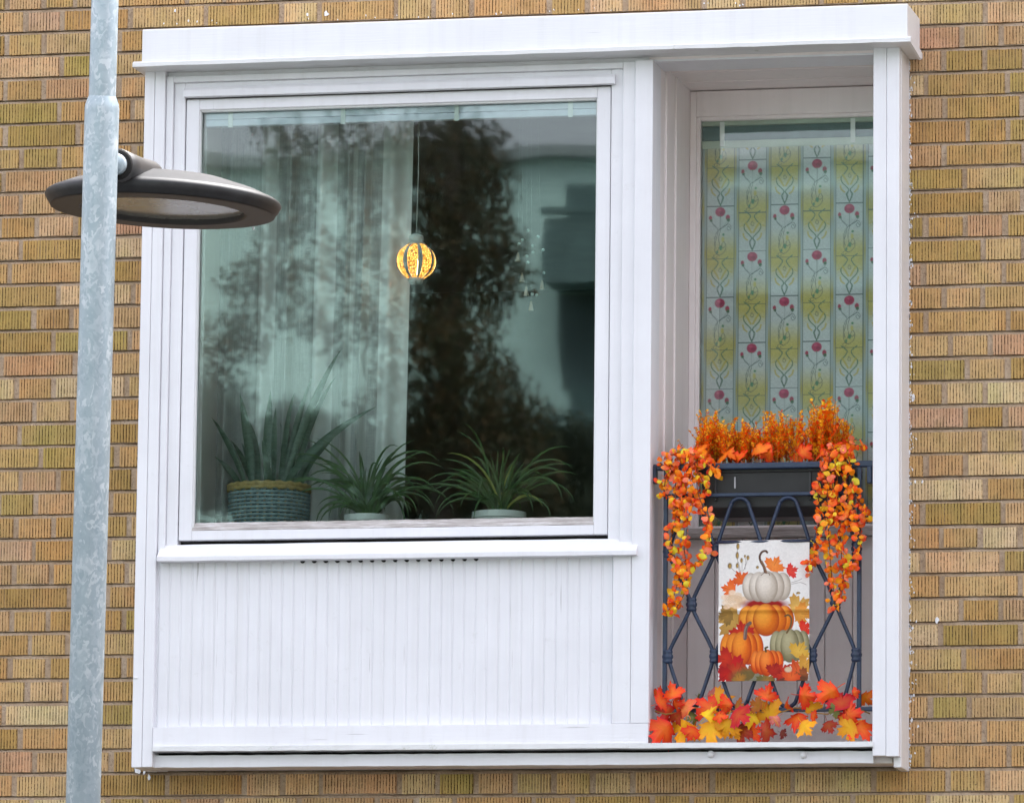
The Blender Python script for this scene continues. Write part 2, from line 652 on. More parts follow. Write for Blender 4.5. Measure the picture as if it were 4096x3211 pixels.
LJ += [(1200 + a * sL, [q * sL for q in b]) for a, b in [(-20, [400, 905]), (115, [230]), (265, [365, 885]), (425, [5, 515]), (590, [115, 365, 870]), (740, [490]), (895, [130]), (1055, [280]), (1210, [140]), (1370, [245, 760]), (1530, [365]), (1660, [230, 745])]]
sL2 = 600 / 1014.0
LJ += [(2200 + a * sL2, [q * sL2 for q in b]) for a, b in [(130, [345, 855]), (290, [465, 728]), (440, [80, 325, 840]), (590, [455]), (755, [70]), (915, [185, 435]), (1085, [25]), (1240, [135]), (1410, [235]), (1570, [95]), (1680, [215])]]
rows = {}
for src, side in ((LJ, 0), (RJ, 1)):
    for y, xs in src:
        k = round((P(xs[0], y, 0).z - z_ref) / COURSE)
        rows.setdefault(k, [[], []])[side] += [P(x, y, 0).x for x in xs]

PAL = [((178, 144, 92), 8), ((182, 150, 102), 8), ((190, 160, 114), 5), ((170, 136, 82), 6), ((160, 130, 74), 3), ((180, 142, 104), 3), ((184, 148, 112), 2), ((180, 142, 92), 2), ((174, 140, 98), 5), ((164, 138, 80), 3), ((194, 168, 124), 2)]
pal = [tuple(q * k_ for q, k_ in zip(lin(*c), (1.23, 1.28, 1.46, 1))) for c, n in PAL for _ in range(n)]
RB = random.Random(11)


def brick_mesh(mb, x0, x1, z0, z1, col):
    """rilled face brick: ridges and narrow grooves along its height"""
    L = x1 - x0
    n = max(2, int(round(L / 0.0102)))
    p = L / n
    prof = []
    for i in range(n):
        a = x0 + i * p
        d = RB.uniform(0.0018, 0.0036)
        q = RB.uniform(-0.0006, 0.0006)
        prof += [(a + p * 0.02, q, 1.0), (a + p * 0.60, q, 1.0), (a + p * 0.80, d, 0.0)]
    prof.append((x1, 0.0008, 1.0))
    k = len(prof)
    vs, cs, fs = [], [], []
    tw = RB.uniform(-0.0012, 0.0012)
    cc = [min(1, q * RB.uniform(0.96, 1.05)) for q in col[:3]]
    for (x, y, al) in prof:
        e = RB.uniform(-0.0009, 0.0009)
        vs += [(x, y, z0 + e + tw), (x, y, z1 + e - tw)]
        cs += [(cc[0], cc[1], cc[2], al)] * 2
    b = len(vs)
    vs += [(x0, 0.03, z0), (x0, 0.03, z1), (x1, 0.03, z0), (x1, 0.03, z1)]
    cs += [(cc[0], cc[1], cc[2], 1.0)] * 4
    for i in range(k - 1):
        fs.append((2 * i, 2 * i + 2, 2 * i + 3, 2 * i + 1))
    fs.append(tuple([2 * i for i in range(k - 1, -1, -1)] + [b, b + 2]))
    fs.append(tuple([2 * i + 1 for i in range(k)] + [b + 3, b + 1]))
    fs += [(0, 1, b + 1, b), (2 * k - 2, b + 2, b + 3, 2 * k - 1)]
    mb.add(vs, fs, cs)


def split(x0, x1, js):
    """joint positions from x0 to x1: the measured ones, with header or stretcher lengths between"""
    js = sorted(j for j in js if x0 + 0.03 < j < x1 - 0.03)
    out = []
    edges = [x0] + js + [x1]
    for i in range(len(edges) - 1):
        a, b = edges[i], edges[i + 1]
        out.append(a)
        if i == 0 and js:
            q = b
            tmp = []
            while q - a > 0.31:
                q -= RB.choice((0.127, 0.258, 0.258))
                if q - a > 0.05:
                    tmp.append(q)
            out += sorted(tmp)
        else:
            q = a
            while b - q > 0.31:
                q += RB.choice((0.127, 0.258, 0.258))
                if b - q > 0.05:
                    out.append(q)
    return out + [x1]


bricks = []
kmin, kmax = int((EZ0 - z_ref) / COURSE) + 1, int((EZ1 - z_ref) / COURSE) - 1
for k in range(kmin, kmax + 1):
    zc = z_ref + k * COURSE
    z0, z1 = zc - (COURSE - JZ) / 2, zc + (COURSE - JZ) / 2
    lj, rj = rows.get(k, [[], []])
    if z1 < hz0 or z0 > hz1:
        segs = [(EX0, EX1, lj + rj)]
    else:
        segs = [(EX0, hx0 + 0.012, lj), (hx1 - 0.012, EX1, rj)]
        if z0 < hz0 - 0.005 or z1 > hz1 + 0.005:
            segs = [(EX0, hx0 + 0.012, lj), (hx1 - 0.012, EX1, rj)]
    for s0, s1, js in segs:
        xs = split(s0, s1, js)
        for i in range(len(xs) - 1):
            a = xs[i] + (JX / 2 if i else 0) + RB.uniform(-.002, .002)
            b = xs[i + 1] - (JX / 2 if i < len(xs) - 2 else 0) + RB.uniform(-.002, .002)
            if b - a > 0.02:
                bricks.append((a, b, z0 + RB.uniform(-.0015, .0015), z1 + RB.uniform(-.0015, .0015)))
PX0, PX1 = P(0, 1605, 0).x, P(4096, 1605, 0).x
PZ0, PZ1 = P(2048, 3211, 0).z, P(2048, 0, 0).z
fz = P(2048, 3085, 0).z


def shown(b):
    wv = min(b[1], PX1) - max(b[0], PX0)
    hv = min(b[3], PZ1 + .02) - max(b[2], PZ0 - .02)
    if wv <= 0 or hv <= 0:
        return 0
    if b[0] > xa and b[1] < xl and z_wb < (b[2] + b[3]) / 2 < z_ct:
        return 0
    return wv * hv


bricks.sort(key=shown, reverse=True)
rest = MB()
nb = 0
for b in bricks:
    col = RB.choice(pal)
    if shown(b) > 1e-4 and nb < 300:
        mb = MB()
        brick_mesh(mb, *b, col)
        me_o = mb.build('brick', M_BRICK, wall)
        nb += 1
    else:
        brick_mesh(rest, *b, col)
rest.build('outer_bricks', M_BRICK, wall, kind='stuff')

# ------------------------------------------------------------------ bay window
bay = thing('bay_window', 'white painted timber bay window with a large pane above a ribbed panel', 'window', (CX, F, z_wb))
# cornice
MB().run([(0.0, z_cb), (F - .08, z_cb), (F - .08, z_ct - .003), (F - .076, z_ct), (0.0, z_ct + .008)], P(568, 200, F - .08).x, P(3630, 90, F - .08).x, 12, 0.0005, seed=3).build('cornice', M_GLOSS, bay, bevel=0.002)
corn = [o for o in bay.children if o.name.startswith('cornice')][0]
MB().run([(-0.002, z_cf), (F - .088, z_cf), (F - .088, z_cb - .001), (F - .075, z_cb + .006), (-0.002, z_cb + .006)], P(530, 255, F - .088).x, P(3640, 150, F - .088).x, 46, 0.0010, jz=(0, 1), seed=4).build('drip_flange', M_ALGAE, corn)
# corner tab of the flange at the right, bent down
xr = P(3630, 160, F - .08).x
MB().add([(xr, F - .086, z_cb + .004), (xr, F - .086, z_cf), (xr + .004, -.05, z_cf - .012), (xr + .004, -.05, z_cb + .004),
          (xr + .012, F - .080, z_cb + .004), (xr + .010, F - .080, z_cf), (xr + .012, -.05, z_cf - .012), (xr + .012, -.05, z_cb + .004)],
         [(0, 1, 2, 3), (7, 6, 5, 4), (0, 4, 5, 1), (1, 5, 6, 2), (2, 6, 7, 3), (3, 7, 4, 0)]).build('flange_corner', M_GLOSS, corn)
# header behind the cornice, runs over window and niche
bx('header_board', xa + .002, xl - .002, F + .034, -.005, z_h, z_cb + .02, M_NICHEX if False else M_WHITEX, bay)
# posts
xm = P(583, 2200, F).x
bx('cover_board', xa, xm - .0004, F, -.004, z_pe, z_cf + .004, M_WHITE, bay)
bx('post', xm + .0004, xb, F + .001, -.004, z_pe + .001, z_cf + .004, M_WHITE, bay)
zc_top = z_sl - 0.002
bx('post', xi + .001, xj, F, F + .14, z_pb + .001, z_h + .001, M_WHITE, bay)
xr1 = P(3545, 1600, F).x
bx('post', xk, xr1 - .0003, F + .0005, F + .033, z_pe + .022, z_cf + .004, M_WHITE, bay)
bx('post_core', xk + .001, xr1 - .0003, F + .0335, F + .14, z_pe + .022, z_h - .0005, M_WHITE, bay)
bx('cover_board', xr1 + .0003, xl, F, F + .033, z_pe + .02, z_cf + .004, M_WHITE, bay)
bx('side_board', xl - .022, xl + .003, F + .0335, 0.006, z_pe - .012, z_cf + .004, M_SIDE, bay)
bx('side_board', xa - .004, xa + .018, F + .012, 0.006, z_pe + .004, z_h + .002, M_SIDE, bay)


def frame(name, x0, x1, z0, z1, wl_, wr, wt, wb, yf, ybk, mat, parent, bevel=0.0025):
    b = MB()
    zt = z1 - wt
    b.box(x0, x0 + wl_, yf, ybk, z0, z1)
    b.box(x1 - wr, x1, yf, ybk, z0, z1)
    b.box(x0 + wl_, x1 - wr, yf + .0004, ybk, zt, z1 - .0002)
    if wb:
        b.box(x0 + wl_, x1 - wr, yf + .0004, ybk, z0 + .0002, z0 + wb)
    return b.build(name, mat, parent, bevel=bevel)


frame('casing', xb + .001, xi, z_sl + .004, z_h - .001, xc - xb, xi - xh, z_h - z_s1, 0, F + .013, F + .11, M_WHITE, bay)
frame('inner_casing', xc + .0015, xh - .0008, z_sl + .006, z_s1 - .001, xd - xc - .004, xh - xg - .004, z_s1 - z_s2 + .014, 0, F + .026, F + .10, M_WHITE, bay)
MB().run([(F + .03, z_dr), (F + .004, z_dr), (F + .004, z_dr + .022), (F + .012, z_s2), (F + .03, z_s2)], P(733, 370, F + .005).x, P(2459, 315, F + .005).x, 30, 0.0006, seed=8).build('drip_moulding', M_WHITEX, bay, bevel=0.0015)
sash = frame('sash', xd, xg, z_sb, z_dr - .003, xe - xd, xf - xg + 2 * (xg - xf), z_dr - z_gt - .003, z_bd - z_sb, F + .033, F + .085, M_WHITE, bay)
frame('glazing_bead', xe - .004, xf + .004, z_bd + .001, z_gt + .004, .008, .008, .010, 0, F + .040, F + .060, M_ALGAE, sash, bevel=0.003)
MB().run([(F + .06, z_bd + .0005), (F + .034, z_bd + .0005), (F + .036, z_bd + .006), (F + .056, z_gb + .004), (F + .06, z_gb + .004)], xe - .012, xf + .010, 80, 0.0010, seed=21).build('weathered_bead', M_BEAD, sash)
pane = MB().box(xe - .006, xf + .006, F + .0605, F + .0645, z_bd + .002, z_gt + .008).build('pane', M_GLASS, sash)
# inner sash seen through the glass
frame('inner_sash', xe - .02, xf + .02, z_gb - .03, z_gt + .03, 0.028, .028, .028, .024, F + .103, F + .135, M_NICHE, sash)
bx('gap_shade_board', xd - .002, xg + .002, F + .070, F + .10, z_g2 - .02, z_sb + .02, M_DARK, bay, 0)  # near-black backing, the open gap's shade put into its colour
# sill
xs0, xs1 = P(626, 2230, F - .025).x, P(2546, 2205, F - .025).x
MB().run([(F + .07, z_sf), (F - .025, z_sf), (F - .025, z_sl), (F + .028, z_g2), (F + .07, z_g2 + .003)], xs0, xs1, 24, 0.0006, seed=5).build('sill', M_WHITEX, bay, bevel=0.002)
# ribbed panel
xq0 = xb + P(637, 2300, F).x - P(631, 2300, F).x
NBRD = 40
bw = (xp - xq0) / NBRD
for i in range(NBRD):
    x0 = xq0 + i * bw
    j = random.uniform(-.0006, .0006)
    MB().add([(x0 + .0004, F + .0246, z_pb - .01), (x0 + .0048, F + .021 + j, z_pb - .01), (x0 + bw - .0048, F + .021 + j, z_pb - .01), (x0 + bw - .0004, F + .0246, z_pb - .01),
              (x0 + .0004, F + .0246, z_sf + .004), (x0 + .0048, F + .021 + j, z_sf + .004), (x0 + bw - .0048, F + .021 + j, z_sf + .004), (x0 + bw - .0004, F + .0246, z_sf + .004)],
             [(0, 1, 5, 4), (1, 2, 6, 5), (2, 3, 7, 6), (3, 0, 4, 7), (0, 3, 2, 1), (4, 5, 6, 7)]).build('panel_board', M_WHITE, bay)
bx('panel_backing', xq0 - .02, xp + .01, F + .0242, F + .06, z_lb, z_sf + .01, M_WHITE, bay, 0)
bx('panel_stile', xp + .001, xi, F + .002, F + .12, z_pb + .001, z_sf + .002, M_WHITE, bay)
for i in range(16):
    c = P(1210 + i * 46.3, 2243 - i * 0.65, F + .019)
    MB().lathe([(0, 0), (.0075, 0), (.0075, -.008), (0, -.008)], 12, Matrix.Translation((c.x, F + .0185, c.z)) @ Matrix.Rotation(pi / 2, 4, 'X')).build('vent_hole_disc', M_DARK, bay)  # solid disc, the hole's inner shade painted as near-black
# skirting and lip, lower board, soffit
xw0 = P(610, 2995, F - .012).x
MB().run([(F + .06, z_lt - .002), (F - .005, z_lt - .002), (F - .0015, z_pb), (F + .06, z_pb)], xq0 - .003, xj - .001, 50, 0.0008, seed=31).build('skirting_board', M_WHITEX, bay)
MB().run([(F + .08, z_lb), (F - .012, z_lb), (F - .012, z_lt), (F + .08, z_lt + .004)], xw0, xk + .004, 50, 0.0009, jz=(0, 1), seed=32).build('ledge_lip', M_ALGAE, bay)
MB().run([(F + .09, z_wb), (F + .030, z_wb), (F + .030, z_wt), (F + .09, z_wt)], P(612, 3040, F + .02).x, xk - .001, 60, 0.0008, seed=33).build('lower_board', M_WHITEX, bay)
bx('gap_shade_board', xa + .04, xk - .001, F + .075, F + .10, z_wt - .01, z_lb + .02, M_DARK, bay, 0)  # near-black backing that paints the deep shadow under the lip
bx('soffit', xa + .02, xl - .03, F + .07, .006, z_wb + .002, z_wb + .02, M_NICHEX, bay)
bx('soffit_edge_shade', xk + .001, xl - .004, F + .012, F + .07, z_wb + .022, z_wb + .03, M_DARK, bay, 0)  # near-black strip, painted shade beneath the right post
for (px, py) in ((2844, 3015), (3214, 3018)):
    c = P(px, py, F + .03)
    MB().lathe([(0, .015), (.006, .0142), (.0105, .009), (.0118, .002), (.0105, -.004)], 14, Matrix.Translation((c.x, F + .0285, c.z)) @ Matrix.Rotation(pi / 2, 4, 'X')).build('bolt_head', M_GLOSS, bay, smooth=True)
# nail head and paint runs on the cover board
c = P(541, 2710, F)
MB().box(c.x - .004, c.x + .007, F - .005, F + .004, c.z - .002, c.z + .002).build('nail', M_GLOSS, bay, bevel=0.001)


def flakes(spots, name, y, seed):
    rr = random.Random(seed)
    b = MB()
    for (x, z, r) in spots:
        n = 7
        pts = []
        for i in range(n):
            a = 2 * pi * i / n
            q = r * rr.uniform(0.35, 1.15)
            pts.append((x + q * cos(a) * 0.75, y, z + q * sin(a) * 1.3))
        k = len(pts)
        back = [(p[0], y + .004, p[2]) for p in pts]
        b.add(pts + back, [tuple(range(k))] + [(i, (i + 1) % k, k + (i + 1) % k, k + i) for i in range(k)])
    return b.build(name, M_GLOSS, bay, kind='stuff')


sp = []
rr = random.Random(3)
for i in range(420):
    py = rr.uniform(190, 3080)
    p = P(3644, py, 0)
    sp.append((xl + .003 + rr.expovariate(1 / .0028) * (1.8 if (int(p.z / COURSE * 2) % 3) else .6), p.z, rr.uniform(.0018, .0048)))
for i in range(50):
    py = rr.choice((rr.uniform(300, 3050), rr.uniform(2600, 2760), rr.uniform(1640, 1700)))
    sp.append((xa - .004 - rr.expovariate(1 / .004), P(560, py, 0).z, rr.uniform(.0015, .004)))
for i in range(26):
    x = xa + rr.random() * (xl - xa)
    sp.append((x, P(2048, 52, 0).z + rr.uniform(-.006, .010), rr.uniform(.002, .004)))
for (px, py, r) in ((700, 45, .006), (755, 85, .005), (1307, 58, .012), (1230, 60, .005), (3690, 1925, .007), (3750, 2480, .010), (3652, 1600, .008), (3655, 1585, .007)):
    p = P(px, py, 0)
    sp.append((p.x, p.z, r))
flakes(sp, 'paint_flakes', -.0022, 5)
# crumbling corner at the lower left
c = P(540, 3090, 0)
flakes([(c.x + q, c.z + v, r) for q, v, r in ((.004, .016, .016), (.016, .010, .012), (.032, .004, .007), (.048, -.014, .009))], 'crumbled_paint', -.006, 9)

# ------------------------------------------------------------------ the room behind the pane
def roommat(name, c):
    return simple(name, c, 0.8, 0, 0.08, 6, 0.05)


rx0, rx1, ry0, ry1 = -2.3, xj - .09, 0.285, 4.6
rz0, rz1 = z_sb - 0.95, z_h + 0.06
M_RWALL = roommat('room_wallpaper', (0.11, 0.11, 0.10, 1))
t = 0.05
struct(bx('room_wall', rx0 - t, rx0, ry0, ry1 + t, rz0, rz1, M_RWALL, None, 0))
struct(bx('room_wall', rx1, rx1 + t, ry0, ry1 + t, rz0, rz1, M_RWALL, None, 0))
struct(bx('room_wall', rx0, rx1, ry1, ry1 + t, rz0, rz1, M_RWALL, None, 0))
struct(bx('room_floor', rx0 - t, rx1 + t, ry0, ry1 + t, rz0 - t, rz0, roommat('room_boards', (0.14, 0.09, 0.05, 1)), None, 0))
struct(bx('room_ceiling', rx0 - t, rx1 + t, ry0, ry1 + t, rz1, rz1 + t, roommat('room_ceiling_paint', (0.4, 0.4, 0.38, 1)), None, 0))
# lining of the bay, inside
lining = MB()
lining.box(xa + .02, xe - .021, F + .136, .284, z_lb, z_h + .03)
lining.box(xf + .021, xj - .030, F + .141, .284, z_lb, z_h + .03)
lining.box(xe - .021, xf + .021, F + .136, .284, z_gt + .031, z_h + .05)
lo = lining.build('window_lining', M_NICHE, bay)
sill_top = z_gb - .040
lo2 = MB().box(xe - .0205, xf + .0205, F + .1352, .33, sill_top - .03, sill_top).build('inner_sill', M_NICHEX, bay)
MB().box(xe - .02, xf + .02, F + .12, F + .1350, z_lb, sill_top).build('parapet', M_NICHE, bay)

# blind rolled up behind the big pane
def blind(label, x0, x1, y, ztop, zbot, clips, M1, two=False):
    b = thing('window_blind', label, 'blind', ((x0 + x1) / 2, y, ztop))
    h = ztop - zbot
    if two:
        bx('headrail', x0, x1, y, y + .03, ztop - h * .17, ztop, M1, b)
        bx('slat_stack', x0, x1, y + .006, y + .026, zbot + h * .3, ztop - h * .18, M_BLIND2, b)
        bx('bottom_rail', x0, x1, y - .001, y + .03, zbot, zbot + h * .28, M1, b)
    else:
        n = 3
        for i in range(n):
            z1 = ztop - h * i / n
            bx('slat', x0, x1, y + (.002 if i % 2 else .0), y + .026, z1 - h / n + .001, z1 - .0004, M1, b, 0.002)
    for q in clips:
        bx('cord_clip', q - .008, q + .008, y - .003, y - .001, zbot - (.004 if not two else -.006), ztop - .003, M_CLIP, b, 0.001)
    return b


M_BLIND = simple('blind_slats', lin(226, 228, 240), 0.5, 0, 0.06, 20, 0.05)
M_BLIND1 = simple('blind_cream', lin(205, 212, 196), 0.5, 0, 0.06, 20, 0.05)
M_BLIND2 = simple('blind_teal', lin(88, 118, 118), 0.6, 0, 0.12, 20, 0.05)
M_CLIP = simple('clip_plastic', (0.88, 0.88, 0.86, 1), 0.5, 0, 0.05, 20, 0)
Yb = F + .069
blind('pale grey blind drawn up behind the top of the large pane', xe + .012, xf - .010, Yb, P(1600, 402, Yb).z, P(1600, 486, Yb).z, [P(q, 460, Yb).x for q in (923, 1373, 1827, 2282)], M_BLIND)

# ------------------------------------------------------------------ niche (small balcony) right of the window
NB = 0.42
niche = thing('balcony_niche', 'recessed balcony niche with white paint tinted for bounce light and grooved boards', 'balcony', ((xj + xk) / 2, F, z_lb))
z_fl = z_lt - .012
bx('side_lining', xj - .028, xj - .0006, F + .1405, F + .22, z_fl, z_h + .02, M_NICHE, niche)
bx('side_lining', xj - .028, xj + .006, F + .2205, F + .36, z_fl, z_h + .02, M_NICHE, niche)
bx('side_lining', xj - .028, xj + .012, F + .3605, NB + .02, z_fl, z_h + .02, M_NICHE, niche)
bx('side_lining', xk + .0006, xk + .03, F + .1405, NB + .02, z_fl, z_h + .02, M_NICHE, niche)
zc0 = z_h + .002
bx('soffit_board', xj - .02, xk + .02, F + .032, F + .11, zc0 + .004, zc0 + .03, M_NICHEX, niche)
yy = F + .122
for i in range(6):
    y1 = yy + (NB - F - .122 - .001) / 6
    bx('ceiling_board', xj - .02, xk + .02, yy + .0012, y1, zc0 + .012 + (i % 2) * .002, zc0 + .04, M_NICHEX, niche, 0.002)
    yy = y1
bx('ceiling_backing', xj - .02, xk + .02, F + .03, NB + .03, zc0 + .041, zc0 + .05, M_NICHEX, niche, 0)
bx('balcony_floor', xj - .02, xk + .02, F + .081, NB + .02, z_fl - .03, z_fl, M_NICHEX, niche, 0)
# glazed door or window at the back
bz1 = P(2804, 487, NB).z
bx0 = P(2802, 900, NB).x
bz0 = P(2870, 2117, NB).z
xk2 = xk + .028
frame('window_frame', xj + .0125, xk2, bz0 - .03, zc0 + .0115, bx0 - xj - .0125 - .012, .05, zc0 + .012 - bz1 - .012, .03, NB - .025, NB + .02, M_NICHE, niche)
wf = frame('window_sash', bx0 - .016, xk2 - .04, bz0 - .002, bz1 + .016, .016, .02, .016, .012, NB - .012, NB + .02, M_NICHE, niche)
MB().box(bx0 - .004, xk2 - .055, NB + .004, NB + .008, bz0 + .004, bz1 + .003).build('pane', M_GLASS2, wf)
bx('window_sill', xj + .0125, xk2, NB - .05, NB - .026, P(2870, 2150, NB - .05).z, bz0 - .001, M_BEAD, niche)
zs = P(2870, 2151, NB - .03).z
nbd = 8
wdt = (xk2 - xj - .0125) / nbd
for i in range(nbd):
    q = xj + .0125 + i * wdt
    bx('wall_board', q + .001, q + wdt - .001, NB - .02, NB, z_fl, zs - .002, M_NICHE, niche, 0.003)
bx('wall_backing', xj, xk2, NB - .006, NB + .012, z_fl, zs - .003, M_NICHE, niche, 0)
bx('kick_board', xj + .013, xk2, NB - .034, NB - .021, z_fl, z_fl + .09, M_NICHEX, niche)
bx('back_wall', xj - .02, xk2 + .05, NB + .0605, NB + .10, z_fl - .03, z_h + .2, M_NICHE, niche, 0)
for sgn in (0, 1):
    x0 = (xj - .029) if sgn == 0 else (xk + .0305)
    bx('niche_shell', x0 - .002, x0 + .002, F + .142, NB + .10, z_fl - .03, z_h + .08, M_NICHE, niche, 0)
bx('niche_shell', xj - .03, xk + .08, F + .142, NB + .10, z_h + .081, z_h + .09, M_NICHE, niche, 0)
Y2 = NB + .0215
blind('cream and teal blind drawn up above the rose patterned film', bx0 + .001, xk + .0, NB + .010, bz1 + .001, P(2804, 594, NB).z, [P(2887, 540, NB).x, P(3410, 540, NB).x], M_BLIND1, True)


# ------------------------------------------------------------------ raster helpers for flat prints
class Ras:
    def __init__(s, w, h, W, H, bgc):
        """w x h samples over a W x H drawing area"""
        s.X, s.Y = np.meshgrid(np.linspace(0, W, w), np.linspace(0, H, h))
        s.im = np.ones((h, w, 3)) * np.array(bgc)

    def put(s, mask, c):
        c = np.array(c) if not isinstance(c, np.ndarray) else c
        a = np.clip(mask, 0, 1)[..., None]
        s.im = s.im * (1 - a) + c * a

    def poly(s, pts, c, soft=2.0, a=1.0):
        n = len(pts)
        ins = np.zeros(s.X.shape, bool)
        for i in range(n):
            x0, y0 = pts[i]
            x1, y1 = pts[(i + 1) % n]
            if y0 == y1:
                continue
            cond = ((y0 > s.Y) != (y1 > s.Y)) & (s.X < (x1 - x0) * (s.Y - y0) / (y1 - y0) + x0)
            ins ^= cond
        s.put(ins * a, c)
        return ins

    def ell(s, cx, cy, rx, ry, c, soft=0.1, a=1.0):
        d = np.sqrt(((s.X - cx) / rx) ** 2 + ((s.Y - cy) / ry) ** 2)
        s.put(np.clip((1 + soft / 2 - d) / soft, 0, 1) * a, c)
        return d

    def line(s, pts, wd, c, a=1.0, taper=False):
        D = np.full(s.X.shape, 1e9)
        n = len(pts) - 1
        for i in range(n):
            (x0, y0), (x1, y1) = pts[i], pts[i + 1]
            dx, dy = x1 - x0, y1 - y0
            L = dx * dx + dy * dy + 1e-9
            tt = np.clip(((s.X - x0) * dx + (s.Y - y0) * dy) / L, 0, 1)
            d = np.hypot(s.X - x0 - tt * dx, s.Y - y0 - tt * dy)
            if taper:
                d = d + wd * 0.5 * (i + tt) / n
            D = np.minimum(D, d)
        s.put(np.clip((wd / 2 + 1.2 - D) / 1.6, 0, 1) * a, c)


def spl(pts, n=12):
    out = []
    k = len(pts)
    for i in range(k - 1):
        p0, p1, p2, p3 = pts[max(i - 1, 0)], pts[i], pts[i + 1], pts[min(i + 2, k - 1)]
        for j in range(n):
            t = j / n
            out.append(tuple(0.5 * ((2 * b) + (-a + c) * t + (2 * a - 5 * b + 4 * c - d) * t * t + (-a + 3 * b - 3 * c + d) * t ** 3) for a, b, c, d in zip(p0, p1, p2, p3)))
    out.append(tuple(pts[-1]))
    return out


def L3(r, g, b):
    return np.array(lin(r, g, b)[:3])


def grid_print(name, im, x0, x1, z0, z1, yfun, mat, parent=None):
    """im rows run from the top edge down"""
    h, w_ = im.shape[:2]
    off = wl(parent) if parent else Vector((0, 0, 0))
    gx, gz = np.meshgrid(np.linspace(x0, x1, w_), np.linspace(z1, z0, h))
    gy = yfun((gx - x0) / (x1 - x0), (z1 - gz) / (z1 - z0))
    co = np.stack([gx - off.x, gy - off.y, gz - off.z], -1).reshape(-1, 3)
    idx = np.arange(h * w_).reshape(h, w_)
    q = np.stack([idx[:-1, :-1], idx[1:, :-1], idx[1:, 1:], idx[:-1, 1:]], -1).reshape(-1, 4)
    me = bpy.data.meshes.new(name)
    me.vertices.add(len(co))
    me.vertices.foreach_set('co', co.astype(np.float32).ravel())
    me.loops.add(q.size)
    me.loops.foreach_set('vertex_index', q.astype(np.int32).ravel())
    me.polygons.add(len(q))
    me.polygons.foreach_set('loop_start', np.arange(0, q.size, 4, dtype=np.int32))
    me.polygons.foreach_set('loop_total', np.full(len(q), 4, dtype=np.int32))
    me.update(calc_edges=True)
    a = me.attributes.new('bcol', 'FLOAT_COLOR', 'POINT')
    rgba = np.concatenate([im, np.ones((h, w_, 1))], -1).astype(np.float32)
    a.data.foreach_set('color', rgba.ravel())
    me.polygons.foreach_set('use_smooth', np.ones(len(q), dtype=bool))
    me.materials.append(mat)
    o = bpy.data.objects.new(name, me)
    COL.objects.link(o)
    if parent:
        o.parent = parent
    return o


